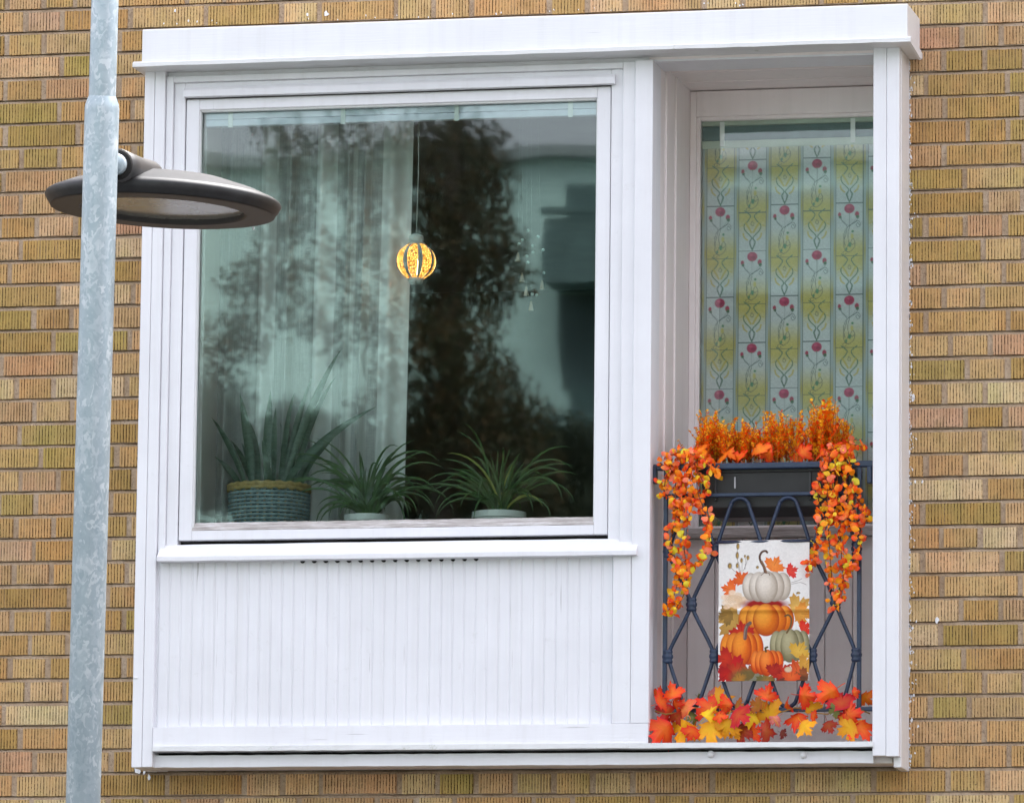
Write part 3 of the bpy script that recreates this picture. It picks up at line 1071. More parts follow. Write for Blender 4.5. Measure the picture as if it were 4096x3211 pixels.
# ---- rose patterned film: one drawing tile, 170 x 480 units
def film_tile():
    R = Ras(170, 480, 170, 480, (0.4, 0.4, 0.4))
    R.X = R.X - 85
    sm = lambda a, b, x: np.clip((x - a) / (b - a), 0, 1) ** 2 * (3 - 2 * np.clip((x - a) / (b - a), 0, 1))
    grey, yel = L3(180, 182, 184), L3(182, 166, 80)
    yp = R.Y
    k = np.where(yp < 280, sm(110, 265, yp), 1 - sm(300, 430, yp))[..., None]
    R.im = grey * (1 - k) + yel * k
    nz = NR.rand(60, 22)
    nz = np.kron(nz, np.ones((8, 8)))[:480, :170][..., None]
    R.im = R.im * (0.93 + 0.14 * nz)
    # border strip
    kb = (np.clip(1 - abs(((yp - 250 + 240) % 480) - 240) / 120, 0, 1))[..., None]
    bcol = L3(150, 158, 160) * (1 - kb) + L3(166, 148, 62) * kb
    e = np.clip((abs(R.X) - 71) * 3, 0, 1)
    R.im = R.im * (1 - e[..., None]) + bcol * e[..., None]
    ink = L3(72, 84, 82)
    grn = L3(84, 128, 92)
    R.put((abs(abs(R.X) - 72.5) < 2.0) * 0.75, ink)
    for yv in (2, 280):
        R.put((abs(R.Y - yv) < 2.2) * (abs(R.X) < 72) * 0.85, ink)
    # stem and scrolls under the flower
    R.line([(0, 50), (0, 130)], 2, ink, 0.6)
    for pts in ([(-45, 70), (-40, 95), (-25, 110), (-12, 130), (-20, 170), (-30, 210), (-25, 245), (-5, 262)],
                [(45, 85), (30, 105), (5, 118), (-18, 140), (-30, 180), (-22, 225)],
                [(52, 120), (44, 108), (36, 118), (46, 130), (58, 118), (48, 98), (20, 108), (0, 125)],
                [(-5, 262), (20, 245), (30, 215), (20, 190), (8, 205), (14, 222), (26, 214)],
                [(-5, 262), (-22, 255), (-34, 262), (-28, 274), (-16, 268)],
                [(0, 130), (-8, 170), (-4, 210), (-14, 240)]):
        R.line(spl(pts, 6), 2.6, ink, 0.75)
    R.ell(17, 152, 7, 6, grn, .4)
    R.ell(14, 178, 8, 14, L3(186, 168, 60), .5, .8)
    R.ell(2, 222, 8, 13, grn, .4)
    R.ell(-16, 244, 6, 8, grn, .5)
    # roses
    R.ell(0, 32, 27, 25, L3(168, 24, 78), .16)
    R.ell(-6, 22, 10, 7, L3(206, 66, 110), .6, .5)
    R.ell(8, 38, 12, 9, L3(126, 12, 60), .6, .6)
    R.line([(0, 54), (0, 60)], 4, grn, .8)
    for bx_, by_, rr_ in ((-52, 63, 9), (40, 62, 11)):
        R.ell(bx_, by_, rr_, rr_ * 1.3, L3(166, 30, 70), .3)
        R.ell(bx_ + 3, by_ + 13, rr_ * .8, rr_ * .8, L3(70, 100, 70), .5)
        R.line([(bx_, by_ + 16), (bx_ * 0.5, 105), (0, 125)], 2, ink, .5)
    # ornament of the lower field
    for sg in (-1, 1):
        q = lambda L: spl([(sg * a, b) for a, b in L], 6)
        R.line(q([(42, 270), (24, 284), (10, 300), (24, 325), (44, 348), (38, 375), (12, 402), (4, 418), (16, 438), (0, 478)]), 5, grn, .85)
        R.line(q([(42, 270), (24, 284), (10, 300), (24, 325), (44, 348), (38, 375), (12, 402), (4, 418), (16, 438), (0, 478)]), 2, ink, .8)
        R.line(q([(48, 392), (42, 412), (26, 425)]), 8, L3(182, 158, 40), .8)
        R.line(q([(36, 335), (20, 360), (6, 385)]), 9, L3(178, 156, 36), .8)
        R.line(q([(4, 418), (10, 440), (2, 470)]), 3, ink, .7)
        R.line(q([(64, 352), (50, 346)]), 4, L3(182, 158, 40), .7)
    R.line(spl([(-6, 330), (8, 335), (4, 350), (-8, 342), (2, 325)], 6), 2.5, ink, .7)
    return R.im


FY = NB + .0125
fx0, fx1 = P(2806, 1300, FY).x, xk + .004
fz1, fz0 = P(2804, 592, FY).z, bz0 + .002
tile = film_tile()
sx = lambda X: (PW / 2 + FPX * ((Vector((X, FY, AIM.z)) - CAM).dot(RT)) / ((Vector((X, FY, AIM.z)) - CAM).dot(fw)) - 2700) * 1.3133
NWF, NHF = 300, 640
gx = np.linspace(fx0, fx1, NWF)
gz = np.linspace(fz1, fz0, NHF)
xA, xE = P(2879, 1300, FY).x, P(3397, 1300, FY).x
ux = (gx - xA) / (xE - xA) * 680.0
zA0, zA2 = P(2879, 400 + 588 / 1.3133, FY).z, P(2879, 400 + 1548 / 1.3133, FY).z
uy = (gz - zA0) / (zA2 - zA0) * 960.0 + 32
ci = np.round(ux / 170).astype(int)
uu = np.clip(np.round(ux - ci * 170 + 85).astype(int), 0, 169)
im = np.zeros((NHF, NWF, 3))
for c in range(NWF):
    v = (uy + (240 if ci[c] % 2 else 0)) % 480
    im[:, c] = tile[np.clip(v.astype(int), 0, 479), uu[c]]
film = grid_print('window_film', np.clip((im * .82 + im.mean(-1, keepdims=True) * .18) * 1.42, 0, .92), fx0, fx1, fz0, fz1, lambda u, v: FY + 0.0015 * np.sin(u * 9 + v * 4), M_FILM)
film['label'] = 'printed window film with red roses and yellow scrolls in upright bands'
film['category'] = 'window film'
film.modifiers.new('thickness', 'SOLIDIFY').thickness = 0.0008

# ------------------------------------------------------------------ iron railing
YR = F + .06
rail = thing('balcony_railing', 'navy blue iron balcony railing of looped bars and collars', 'railing', (P(3050, 2830, YR).x, YR, P(3050, 2846, YR).z))
q = lambda px, py: P(px, py, YR)
ztr = q(3050, 1858).z
MB().box(xj - .001, xk + .001, YR - .012, YR + .012, ztr - .014, ztr + .006).build('top_rail', M_IRON, rail, bevel=0.004)
z2 = q(3050, 1977).z
MB().box(q(2669, 1977).x, q(3430, 1977).x, YR - .006, YR + .006, z2 - .0055, z2 + .0055).build('mid_rail', M_IRON, rail, bevel=0.002)
z3 = q(3050, 2838).z
MB().box(xj + .012, xk + .001, YR - .009, YR + .009, z3 - .007, z3 + .007).build('bottom_rail', M_IRON, rail, bevel=0.003)
for px in (2661, 3437):
    x = q(px, 2400).x
    MB().box(x - .0068, x + .0068, YR - .007, YR + .007, z3 - .001, ztr - .010).build('upright', M_IRON, rail, bevel=0.002)
for px, w_ in ((2616, .010), (3480, .008)):
    x = q(px, 1900).x
    MB().box(x - w_, x + w_, YR - .016, YR + .016, q(px, 1934).z, q(px, 1866).z).build('end_bracket', M_IRON, rail, bevel=0.003)
xsx = [2672, 2766, 2860, 2957, 3054, 3151, 3248, 3342, 3426]
xw = [q(x, 2400).x for x in xsx]
zT, zA, zB, zC, zD = q(3050, 1991).z, q(3050, 2200).z, q(3050, 2414).z, q(3050, 2622).z, q(3050, 2826).z
g = .0085
br = .0064


def loopbar(i, first, last):
    """a hairpin pair: loop at the top in column i, waves to its neighbours, loop at the bottom"""
    cx = xw[i]
    out = []
    for sg in (-1, 1):
        nx = xw[i + sg]
        fr = [(zA, nx - sg * g), (zB, cx + sg * g), (zC, nx - sg * g)]
        pts = []
        R = .030
        pts += [(cx + sg * R * sin(a), zT - R + R * cos(a)) for a in (0, .35, .7, 1.05, 1.35)]
        kz = .030
        for j, (z, x) in enumerate(fr):
            pts += [(x, z + kz * .8), (x, z), (x, z - kz * .8)]
        pts += [(cx + sg * R * sin(a), zD + R - R * cos(a)) for a in (1.35, 1.05, .7, .35, 0)]
        out.append(pts)
    pts = list(reversed(out[0])) + out[1][1:]
    pts = pts + []
    closed = spl([(a, b) for a, b in pts], 4)
    b = MB().tube([(a, YR, z) for a, z in closed], br, 8)
    return b.build('looped_bar', M_IRON, rail, smooth=True)


for i in (1, 3, 5, 7):
    loopbar(i, i == 1, i == 7)


def collar(x, z, wv=1.0):
    prof = [(.0075, -.026), (.0125, -.024), (.0135, -.016), (.0115, -.011), (.0145, -.004), (.0145, .004), (.0115, .011), (.0135, .016), (.0125, .024), (.0075, .026)]
    b = MB().lathe([(r * .92, z_ * .85) for r, z_ in prof], 12, Matrix.Translation((x, YR, z)))
    b.v = [(x + (p[0] - x) * 1.35 * wv, p[1], p[2]) for p in b.v]
    return b.build('collar', M_IRON, rail, smooth=True)


for i in range(0, 9, 2):
    collar(xw[i], zA)
    collar(xw[i], zC)
for i in (1, 3, 5, 7):
    collar(xw[i], zB)

# ------------------------------------------------------------------ planter box on the railing
yp0, yp1 = YR + .014, YR + .20
pz1, pz0 = P(3050, 1862, yp0).z, P(3050, 2066, yp0 + .02).z
pxl, pxr = P(2800, 1950, yp0).x, P(3400, 1950, yp0).x
planter = thing('planter_box', 'black plastic planter box hung inside the navy railing', 'planter', ((pxl + pxr) / 2, yp0, pz0))
tp = .018
b = MB()
ring = lambda x0, x1, y0, y1, z: [(x0, y0, z), (x1, y0, z), (x1, y1, z), (x0, y1, z)]
zm = pz0 + .03
lv = [ring(pxl + tp + .03, pxr - tp - .03, yp0 + tp + .02, yp1 - tp - .02, pz0), ring(pxl + tp * .7, pxr - tp * .7, yp0 + tp * .7, yp1 - tp, zm), ring(pxl, pxr, yp0, yp1, pz1 - .02),
      ring(pxl + .006, pxr - .006, yp0 + .006, yp1 - .006, pz1 - .02), ring(pxl + tp + .01, pxr - tp - .01, yp0 + tp, yp1 - tp, zm + .01)]
vs = [p for L in lv for p in L]
fs = [(0, 3, 2, 1)]
for L in range(4):
    for i in range(4):
        a, c = L * 4 + i, L * 4 + (i + 1) % 4
        fs.append((a, c, c + 4, a + 4))
fs.append((16, 17, 18, 19))
b.add(vs, fs)
b.build('box', M_PLANTER, planter, bevel=0.003)
bb = MB()
bb.box(pxl - .012, pxr + .012, yp0 - .004, yp0 + .012, pz1 - .022, pz1 + .002)
bb.box(pxl - .012, pxr + .012, yp1 - .008, yp1 + .006, pz1 - .022, pz1 + .002)
bb.box(pxl - .012, pxl + .003, yp0 + .0121, yp1 - .0081, pz1 - .022, pz1 + .002)
bb.box(pxr - .003, pxr + .012, yp0 + .0121, yp1 - .0081, pz1 - .022, pz1 + .002)
bb.build('rim', M_PLANTER, planter, bevel=0.003)
for px in (2862, 3240):
    x = P(px, 1950, yp0).x
    MB().box(x - .004, x + .004, yp0 - .003, yp0 + .010, zm + .02, pz1 - .022).build('rib', M_PLANTER, planter, bevel=0.001)
MB().box(pxl + .02, pxr - .02, yp0 + .012, yp1 - .012, pz1 - .05, pz1 - .03).build('soil', simple('soil', (0.03, 0.022, 0.015, 1), 0.95, 0, .4, 60, .6), planter)
c0 = P(2940, 1935, yp0)
MB().box(c0.x - .0025, c0.x + .0025, yp0 - .0032, yp0 + .004, c0.z - .014, c0.z + .022).build('paint_drip', simple('grey_smear', (0.35, 0.35, 0.36, 1), 0.7), planter)

# ------------------------------------------------------------------ artificial plants
OR = lambda r, g_, b_: lin(r, g_, b_)
SPCOL = [lin(255, 152, 14), lin(255, 130, 10), lin(255, 108, 8), lin(255, 178, 28), lin(255, 86, 14), lin(255, 198, 40), lin(255, 118, 8)]


def sprig_mesh(h, seed):
    rr = random.Random(seed)
    b = MB()
    lean = rr.uniform(-.25, .25)
    ly = rr.uniform(-.2, .2)
    stems = [(0, 0, 0, h, lean, ly)]
    for _ in range(rr.randint(2, 4)):
        z = h * rr.uniform(.15, .55)
        stems.append((lean * z * .8, ly * z * .8, z, h * rr.uniform(.3, .55), lean + rr.uniform(-.7, .7), ly + rr.uniform(-.5, .5)))
    for (sx_, sy_, sz, L, lx, lyy) in stems:
        top = (sx_ + lx * L, sy_ + lyy * L, sz + L)
        b.tube([(sx_, sy_, sz), ((sx_ + top[0]) / 2 + .002, (sy_ + top[1]) / 2, sz + L * .5), top], [.0016, .0013, .0008], 4, (*lin(190, 110, 30)[:3], 1))
        n = int(L / .0036)
        for i in range(n):
            t_ = (i + 1) / n
            if t_ < .12:
                continue
            p = Vector((sx_ + lx * L * t_, sy_ + lyy * L * t_, sz + L * t_))
            a = rr.uniform(0, 2 * pi)
            l_ = rr.uniform(.012, .021) * (1.15 - .5 * t_)
            d = Vector((cos(a), sin(a), rr.uniform(.3, 1.1))).normalized()
            s_ = d.cross(Vector((0, 0, 1))).normalized() * .0050
            cc = SPCOL[min(len(SPCOL) - 1, int(rr.triangular(0, len(SPCOL), 2 + 2 * (1 - t_))))]
            if t_ > .7 and rr.random() < .6:
                cc = lin(255, 194, 36)
            b.add([p, p + d * l_ * .55 + s_, p + d * l_, p + d * l_ * .55 - s_], [(0, 1, 2, 3)], tuple(cc))
    return b


def mesh_only(b, name, mat, smooth=False):
    o = b.build(name, mat, None, smooth=smooth)
    me = o.data
    bpy.data.objects.remove(o)
    return me


def maple_mesh(seed):
    rr = random.Random(seed)
    half = [(0, 1.0), (.07, .86), (.13, .76), (.27, .80), (.21, .62), (.20, .48), (.40, .64), (.46, .55), (.54, .58), (.52, .47), (.76, .50), (.66, .36), (.74, .24), (.56, .18), (.38, .07), (.48, -.06), (.32, -.05), (.18, -.10), (.04, -.12)]
    pts = half + [(-x, y) for x, y in reversed(half[1:])]
    pts = [(x * rr.uniform(.92, 1.08), y * rr.uniform(.94, 1.06)) for x, y in pts]
    a1, a2, a3 = rr.uniform(.2, .9), rr.uniform(-.5, .5), rr.uniform(0, 6)
    cup = lambda x, y: -(a1 * abs(x) ** 1.2 * .7) + a2 * (y - .3) ** 2 + .05 * sin(6 * x + a3) + .04 * sin(7 * y + a3)
    vs, cs, fs = [], [], []
    n = len(pts)
    c0 = (0, .16)
    for k, s_ in enumerate((1.0, .55)):
        for (x, y) in pts:
            X, Y = c0[0] + (x - c0[0]) * s_, c0[1] + (y - c0[1]) * s_
            vs.append((X, -cup(X, Y), Y))
            cs.append(((.0, .55)[k],) * 3 + (1,))
    vs.append((c0[0], -cup(*c0), c0[1]))
    cs.append((1, 1, 1, 1))
    for i in range(n):
        j = (i + 1) % n
        fs += [(i, j, n + j, n + i), (n + i, n + j, 2 * n)]
    b = MB().add(vs, fs, cs)
    b.tube([(0, 0, -.1), (.02, .02, -.35), (.0, .03, -.55)], .018, 4, (.5, .5, .5, 1))
    return mesh_only(b, 'maple_leaf', M_LEAF, True)


MAPLES = [maple_mesh(s) for s in range(7)]


def round_leaf(seed):
    """small fabric leaf: broad in the middle, short point, creased along the midrib"""
    rr = random.Random(seed)
    half = [(0, 0), (.16, .10), (.31, .30), (.36, .50), (.30, .70), (.16, .88), (0, 1.0)]
    kx, el = rr.uniform(.25, .8), rr.uniform(.75, 1.15)
    bend = rr.uniform(-.5, .5)
    f_ = lambda x, y: kx * abs(x) * .6 + bend * (y - .4) ** 2 + .04 * sin(9 * y + seed)
    vs, cs, fs = [], [], []
    for (x, y) in half:
        for sx_ in (-1, 0, 1):
            X = sx_ * x * el
            vs.append((X, f_(X, y), y))
            cs.append((max(0, 1 - y * 1.3) + (.25 if sx_ == 0 else 0),) * 3 + (1,))
    for i in range(len(half) - 1):
        for k in (0, 1):
            a = 3 * i + k
            fs.append((a, a + 1, a + 4, a + 3))
    return mesh_only(MB().add(vs, fs, cs), 'round_leaf', M_LEAF, True)


ROUNDS = [round_leaf(s) for s in range(10)]
GCOL = [lin(246, 74, 14), lin(252, 104, 12), lin(236, 48, 16), lin(252, 140, 16), lin(246, 92, 62), lin(246, 186, 40), lin(232, 206, 56), lin(252, 120, 8), lin(226, 38, 14), lin(246, 112, 92)]
GW = [GCOL[i] for i, n in enumerate((5, 4, 5, 4, 4, 4, 3, 4, 4, 4)) for _ in range(n)]
MCOL = {'red': lin(228, 24, 16), 'dred': lin(164, 16, 16), 'crim': lin(196, 18, 52), 'or': lin(240, 92, 14), 'ored': lin(240, 50, 18), 'amb': lin(222, 138, 12), 'yel': lin(244, 186, 30), 'yor': lin(244, 158, 24), 'coral': lin(238, 92, 66), 'pink': lin(222, 110, 112), 'ol': lin(104, 104, 44), 'mar': lin(104, 14, 22), 'br': lin(170, 84, 24)}

# heather bushes in the planter
hb = [('orange heather-like plant with yellow tips above the left end of the planter', 2850, 1632, 70), ('low orange heather-like plant left of the planter middle', 2985, 1672, 72), ('yellow-tipped orange plant right of the planter middle', 3145, 1630, 66), ('tallest orange heather-like plant, at the right end of the planter', 3310, 1590, 70)]
SPR = [mesh_only(sprig_mesh(1.0 * .14, s), 'sprig', M_ATTR) for s in range(9)]
rr = random.Random(17)
for lab, px, ptop, hw in hb:
    base = P(px, 1850, YR + .09)
    bush = thing('artificial_heather', lab, 'plant', base, 'orange plants in the planter box')
    hmax = P(px, ptop, YR + .09).z - base.z
    for i in range(34):
        dx = max(-1.6, min(1.6, rr.gauss(0, .75))) * hw / 1240
        dy = rr.uniform(-.065, .07)
        hh = hmax * (1 - .22 * (dx * 1240 / hw) ** 2 * .5) * rr.uniform(.62, 1.0)
        s_ = hh / .14
        inst('sprig', rr.choice(SPR), bush, (base.x + dx, base.y + dy, base.z - .01), (rr.uniform(-.15, .15), rr.uniform(-.1, .1) + dx * 3, rr.uniform(0, 6.28)), (max(.8, s_ * .85), max(.8, s_ * .85), s_))
    for i in range(3):
        c = MCOL[rr.choice(('or', 'or', 'ored', 'ored'))]
        inst('base_leaf', rr.choice(MAPLES), bush, (base.x + rr.uniform(-1.2, 1.2) * hw / 1240, YR + rr.uniform(-.015, .03), base.z + rr.uniform(-.002, .03)), (rr.uniform(-1.2, -.2), rr.uniform(-1.9, 1.9), rr.uniform(-.6, .6)), rr.uniform(.04, .06), c)


def garland(label, strands, seed):
    rr = random.Random(seed)
    p0 = P(strands[0][0][0], strands[0][0][1], YR)
    gl = thing('leaf_garland', label, 'garland', p0, 'trailing leaf garlands on the railing')
    for st in strands:
        pts = spl([(a, b_) for a, b_ in st], 10)
        wp = []
        for i, (a, b_) in enumerate(pts):
            wp.append(P(a, b_, YR - .018 - .012 * sin(i * .7 + seed) - .01 * rr.random()))
        MB().tube(wp, .0016, 5).build('stem', M_STEM, gl, smooth=True)
        L = sum((wp[i + 1] - wp[i]).length for i in range(len(wp) - 1))
        n = int(L / .0066)
        for i in range(n):
            u = (i + rr.random()) / n * (len(wp) - 1)
            k = min(int(u), len(wp) - 2)
            p = wp[k].lerp(wp[k + 1], u - k)
            a = rr.uniform(-pi, pi)
            if rr.random() < .5:
                a = rr.choice((-1, 1)) * rr.uniform(1.2, 2.6)
            sz = rr.uniform(.017, .031)
            rot = (rr.gauss(0, .75), a, rr.gauss(0, .8))
            c = rr.choice(GW)
            inst('leaf', rr.choice(ROUNDS), gl, p + Vector((rr.gauss(0, .006), rr.uniform(-.016, .008), rr.gauss(0, .006))), rot, sz, c)
    return gl


M_STEM = simple('garland_stem', lin(120, 60, 26), 0.7)
garland('trailing orange and yellow leaf garland hanging over the left end of the planter', [
    [(2690, 1835), (2665, 1900), (2652, 1985)], [(2640, 1850), (2700, 1900), (2720, 1990), (2700, 2080), (2680, 2180), (2700, 2230), (2715, 2300), (2690, 2400), (2665, 2462)],
    [(2740, 1800), (2745, 1900), (2740, 2000), (2735, 2150), (2740, 2230), (2748, 2290), (2738, 2370), (2700, 2440)],
    [(2790, 1810), (2790, 1960), (2826, 2060), (2838, 2140), (2822, 2215), (2780, 2255)],
    [(2760, 1800), (2820, 1850), (2868, 1900)], [(2700, 1810), (2760, 1815), (2830, 1845), (2850, 1880)], [(2770, 1840), (2800, 1900), (2830, 1965)], [(2720, 1850), (2700, 1960), (2715, 2060)], [(2660, 1830), (2720, 1810), (2780, 1825)], [(2760, 1900), (2765, 2000), (2750, 2090)]], 5)
garland('trailing orange leaf garland hanging over the right end of the planter', [
    [(3300, 1840), (3272, 1940), (3278, 2060), (3265, 2180), (3255, 2235), (3238, 2272)], [(3320, 1810), (3310, 1950), (3312, 2100), (3322, 2250), (3332, 2350), (3346, 2430)],
    [(3350, 1795), (3350, 1950), (3360, 2100), (3365, 2220), (3372, 2300), (3365, 2402)], [(3390, 1800), (3410, 1930), (3420, 2050), (3440, 2140), (3424, 2230), (3400, 2280)],
    [(3405, 1960), (3450, 2030), (3468, 2082)], [(3360, 1800), (3400, 1778), (3448, 1786)], [(3330, 1780), (3350, 1850), (3330, 1940), (3340, 2060)], [(3370, 1850), (3390, 1960), (3385, 2090), (3340, 2190)], [(3300, 1900), (3330, 2010), (3300, 2120)], [(3320, 1800), (3370, 1790), (3420, 1830)]], 6)

# maple leaf garland along the bottom rail
mg = thing('maple_leaf_garland', 'garland of red, orange and yellow maple leaves along the bottom rail', 'garland', P(3050, 2940, YR))
ML = [(240, 1105, 130, 'ored'), (150, 1112, 90, 'ored'), (170, 1165, 130, 'red'), (205, 1235, 120, 'crim'), (255, 1185, 110, 'red'), (315, 1210, 140, 'coral'), (170, 1390, 190, 'red'), (310, 1380, 165, 'yor'), (480, 1205, 150, 'red'), (505, 1130, 100, 'pink'), (560, 1160, 140, 'amb'), (605, 1190, 130, 'red'), (490, 1255, 110, 'yel'), (500, 1390, 170, 'yor'), (605, 1365, 150, 'amb'), (385, 1300, 90, 'ol'), (700, 1285, 150, 'crim'), (775, 1305, 135, 'yel'), (720, 1390, 150, 'dred'), (815, 1195, 90, 'br'), (890, 1120, 120, 'red'), (890, 1235, 160, 'amb'), (800, 1400, 120, 'red'), (890, 1395, 130, 'dred'), (940, 1315, 85, 'pink'), (1085, 1310, 160, 'red'), (1145, 1365, 130, 'yor'), (995, 1410, 60, 'mar'), (1150, 1130, 130, 'red'), (1170, 1200, 130, 'amb'), (1310, 1110, 150, 'ored'), (1390, 1160, 165, 'crim'), (1455, 1255, 160, 'red'), (1420, 1305, 120, 'crim'), (1310, 1360, 100, 'dred'), (1440, 1372, 140, 'amb'), (1535, 1375, 165, 'ored'), (1560, 1150, 110, 'or'), (1490, 1105, 60, 'red'), (1020, 1195, 90, 'red'), (690, 1195, 80, 'br'), (370, 1405, 110, 'red'), (660, 1405, 90, 'amb'), (430, 1150, 70, 'ol'), (265, 1300, 90, 'dred'), (1350, 1230, 80, 'ol'), (560, 1290, 90, 'ored'), (1210, 1290, 70, 'red')]
rr = random.Random(23)
for (zx, zy, sz, cn) in ML:
    px, py = 2550 + zx / 1.708, 2100 + (zy + (34 if zy < 1260 else 12)) / 1.708
    back = zy < 1170
    p = P(px, py, YR + (.03 if back and rr.random() < .5 else -rr.uniform(.012, .045)))
    s_ = sz / 1.708 / 1235 / 1.12
    ang = rr.choice((-1, 1)) * rr.uniform(.2, 2.8) if zy < 1260 else pi + rr.gauss(0, .8)
    rot = Euler((rr.uniform(-.55, .55), ang, rr.uniform(-.6, .6)), 'XYZ')
    mm_ = rot.to_matrix() @ Vector((0, 0, .3 * s_))
    o = inst('maple_leaf', rr.choice(MAPLES), mg, p - mm_, rot, s_ * rr.uniform(.95, 1.15), MCOL[cn])
gp = [P(2620 + i * 43, 2842 + 14 * sin(i * 1.3), YR - .014 - .008 * sin(i * 2.1)) for i in range(21)]
MB().tube(gp, .0022, 6).build('vine', simple('vine_stem', lin(150, 110, 50), .7), mg, smooth=True)


# ------------------------------------------------------------------ printed banner with pumpkins
def banner_image():
    W, H = 619, 957
    R = Ras(250, 386, W, H, L3(232, 229, 224))
    X0, Y0 = 553, 105
    T = lambda pts: [(a - X0, b_ - Y0) for a, b_ in pts]
    rr = random.Random(4)

    def pump(cx, cy, w_, h, base, dark, light, nr=5, top=None, rot=0.0):
        cx, cy = cx - X0, cy - Y0
        base, dark, light = [np.array(q_) for q_ in (base, dark, light)]
        order = sorted(range(nr), key=lambda i: -abs(i - (nr - 1) / 2))
        for i in order:
            u = (i - (nr - 1) / 2) / ((nr - 1) / 2)
            ex = cx + u * w_ * .325
            rx = w_ * (.235 - .065 * abs(u))
            ry = h * (.5 - .07 * abs(u) - (.0 if abs(u) > .1 else .0))
            ey = cy + h * .015 * (1 - abs(u))
            d2 = ((R.X - ex) / rx) ** 2 + ((R.Y - ey) / ry) ** 2
            m_ = np.clip((1.0 - np.sqrt(d2)) / .05, 0, 1)
            sh = np.clip(np.sqrt(d2), 0, 1)
            lx = (R.X - ex + rx * .25) / rx
            ly = (R.Y - ey + ry * .35) / ry
            hl = np.clip(1 - (lx ** 2 * 1.6 + ly ** 2 * 1.1), 0, 1)
            cc = base[None, None] * (1 - (sh ** 3)[..., None]) + dark[None, None] * (sh ** 3)[..., None]
            cc = cc * (1 - .55 * hl[..., None]) + light[None, None] * .55 * hl[..., None]
            low = np.clip((R.Y - cy) / h + .1, 0, 1)[..., None]
            cc = cc * (1 - .45 * low) + dark * .45 * low
            R.put(m_, cc)

    LEAF = [(0, 1), (.13, .74), (.27, .80), (.2, .48), (.44, .64), (.5, .5), (.76, .5), (.64, .34), (.72, .22), (.4, .06), (.46, -.08), (.3, -.06), (.04, -.14)]
    LEAF = LEAF + [(-x, y) for x, y in reversed(LEAF[1:])]

    def leaf(cx, cy, s_, an, c, c2=None):
        pts = []
        s_ = s_ * 1.3
        for x, y in LEAF:
            y -= .3
            pts.append((cx - X0 + s_ * (x * cos(an) - y * sin(an)), cy - Y0 - s_ * (x * sin(an) + y * cos(an))))
        ins = R.poly(pts, c)
        if c2 is not None:
            k = np.clip(1 - np.hypot(R.X - (cx - X0), R.Y - (cy - Y0)) / (s_ * .8), 0, 1)
            R.put(ins * k * .8, c2)
        R.line([(cx - X0, cy - Y0), (cx - X0 - s_ * .6 * sin(an), cy - Y0 - s_ * .6 * cos(an))], 3, np.array(c) * .6, .6)

    red, orr, gold, amb, crim, olive = L3(206, 36, 22), L3(228, 94, 30), L3(220, 160, 50), L3(196, 132, 44), L3(176, 22, 36), L3(112, 108, 62)
    # twigs with buds
    for pts in ([(700, 330), (685, 250), (682, 190), (686, 130)], [(690, 330), (650, 300), (620, 262)], [(705, 330), (700, 290), (690, 250)], [(715, 320), (715, 250), (712, 225)], [(725, 310), (745, 260), (755, 215)], [(735, 300), (740, 240), (730, 210)], [(1020, 490), (1060, 500), (1090, 470)], [(1050, 395), (1100, 380), (1120, 370)], [(1050, 405), (1110, 395), (1150, 410)]):
        R.line(T(spl(pts, 6)), 3, L3(130, 118, 112), .8)
    for (x, y, rx, ry) in ((686, 143, 11, 22), (682, 205, 11, 24), (630, 275, 15, 20), (682, 275, 10, 18), (712, 240, 9, 16), (755, 222, 10, 16), (735, 212, 7, 10), (1097, 466, 14, 8), (820, 288, 10, 10)):
        R.ell(x - X0, y - Y0, rx, ry, L3(128, 104, 62), .5)
        R.ell(x - X0 + 2, y - Y0 + 3, rx * .5, ry * .6, L3(196, 160, 84), .6, .8)
    leaf(935, 275, 80, -.5, L3(232, 112, 44), L3(240, 150, 70))
    leaf(1050, 315, 58, -1.2, L3(214, 44, 52), L3(228, 84, 60))
    leaf(705, 365, 70, .5, L3(206, 76, 34), L3(232, 116, 50))
    leaf(630, 435, 74, 1.3, L3(226, 88, 34), L3(240, 130, 60))
    leaf(1105, 560, 105, -.9, L3(190, 140, 66), L3(220, 180, 96))
    leaf(1120, 610, 90, -1.6, L3(204, 122, 40), L3(226, 166, 72))
    leaf(630, 650, 120, 1.2, L3(164, 124, 62), L3(204, 160, 78))
    leaf(610, 610, 80, 1.8, L3(120, 96, 50), L3(170, 128, 60))
    leaf(1142, 700, 60, -1.0, red, L3(226, 70, 50))
    # rose
    for i in range(16):
        a = i * 2.4
        r_ = 8 + i * 4.6
        R.ell(660 - X0 + r_ * cos(a) * 1.15, 512 - Y0 + r_ * sin(a) * .72, 40 - i, 24 - i * .5, L3(238 - i % 3 * 8, 214 - i % 3 * 12, 186 - i % 3 * 16), .4, .85)
    for i in range(4):
        R.line([(660 - X0 + (14 + 14 * i) * cos(t_), 510 - Y0 + (8 + 8 * i) * sin(t_)) for t_ in np.linspace(i, i + 3.4, 10)], 3, L3(206, 172, 138), .7)
    R.ell(870 - X0, 545 - Y0, 150, 44, L3(150, 28, 24), .5)
    # pumpkins, back to front
    pump(880, 645, 385, 225, L3(228, 122, 26), L3(160, 52, 12), L3(250, 186, 70))
    pump(882, 420, 335, 225, L3(216, 204, 188), L3(150, 136, 120), L3(240, 232, 220))
    R.line(T(spl([(872, 322), (862, 285), (842, 250), (835, 215), (850, 185), (875, 178), (886, 188)], 6)), 14, L3(92, 66, 52))
    R.line(T(spl([(880, 325), (866, 285), (848, 250)], 6)), 16, L3(128, 92, 66), .9)
    R.line(T([(845, 345), (868, 325), (900, 330), (905, 345)]), 5, L3(100, 76, 60), .7)
    pump(1040, 820, 275, 235, L3(156, 148, 112), L3(98, 92, 62), L3(192, 184, 146))
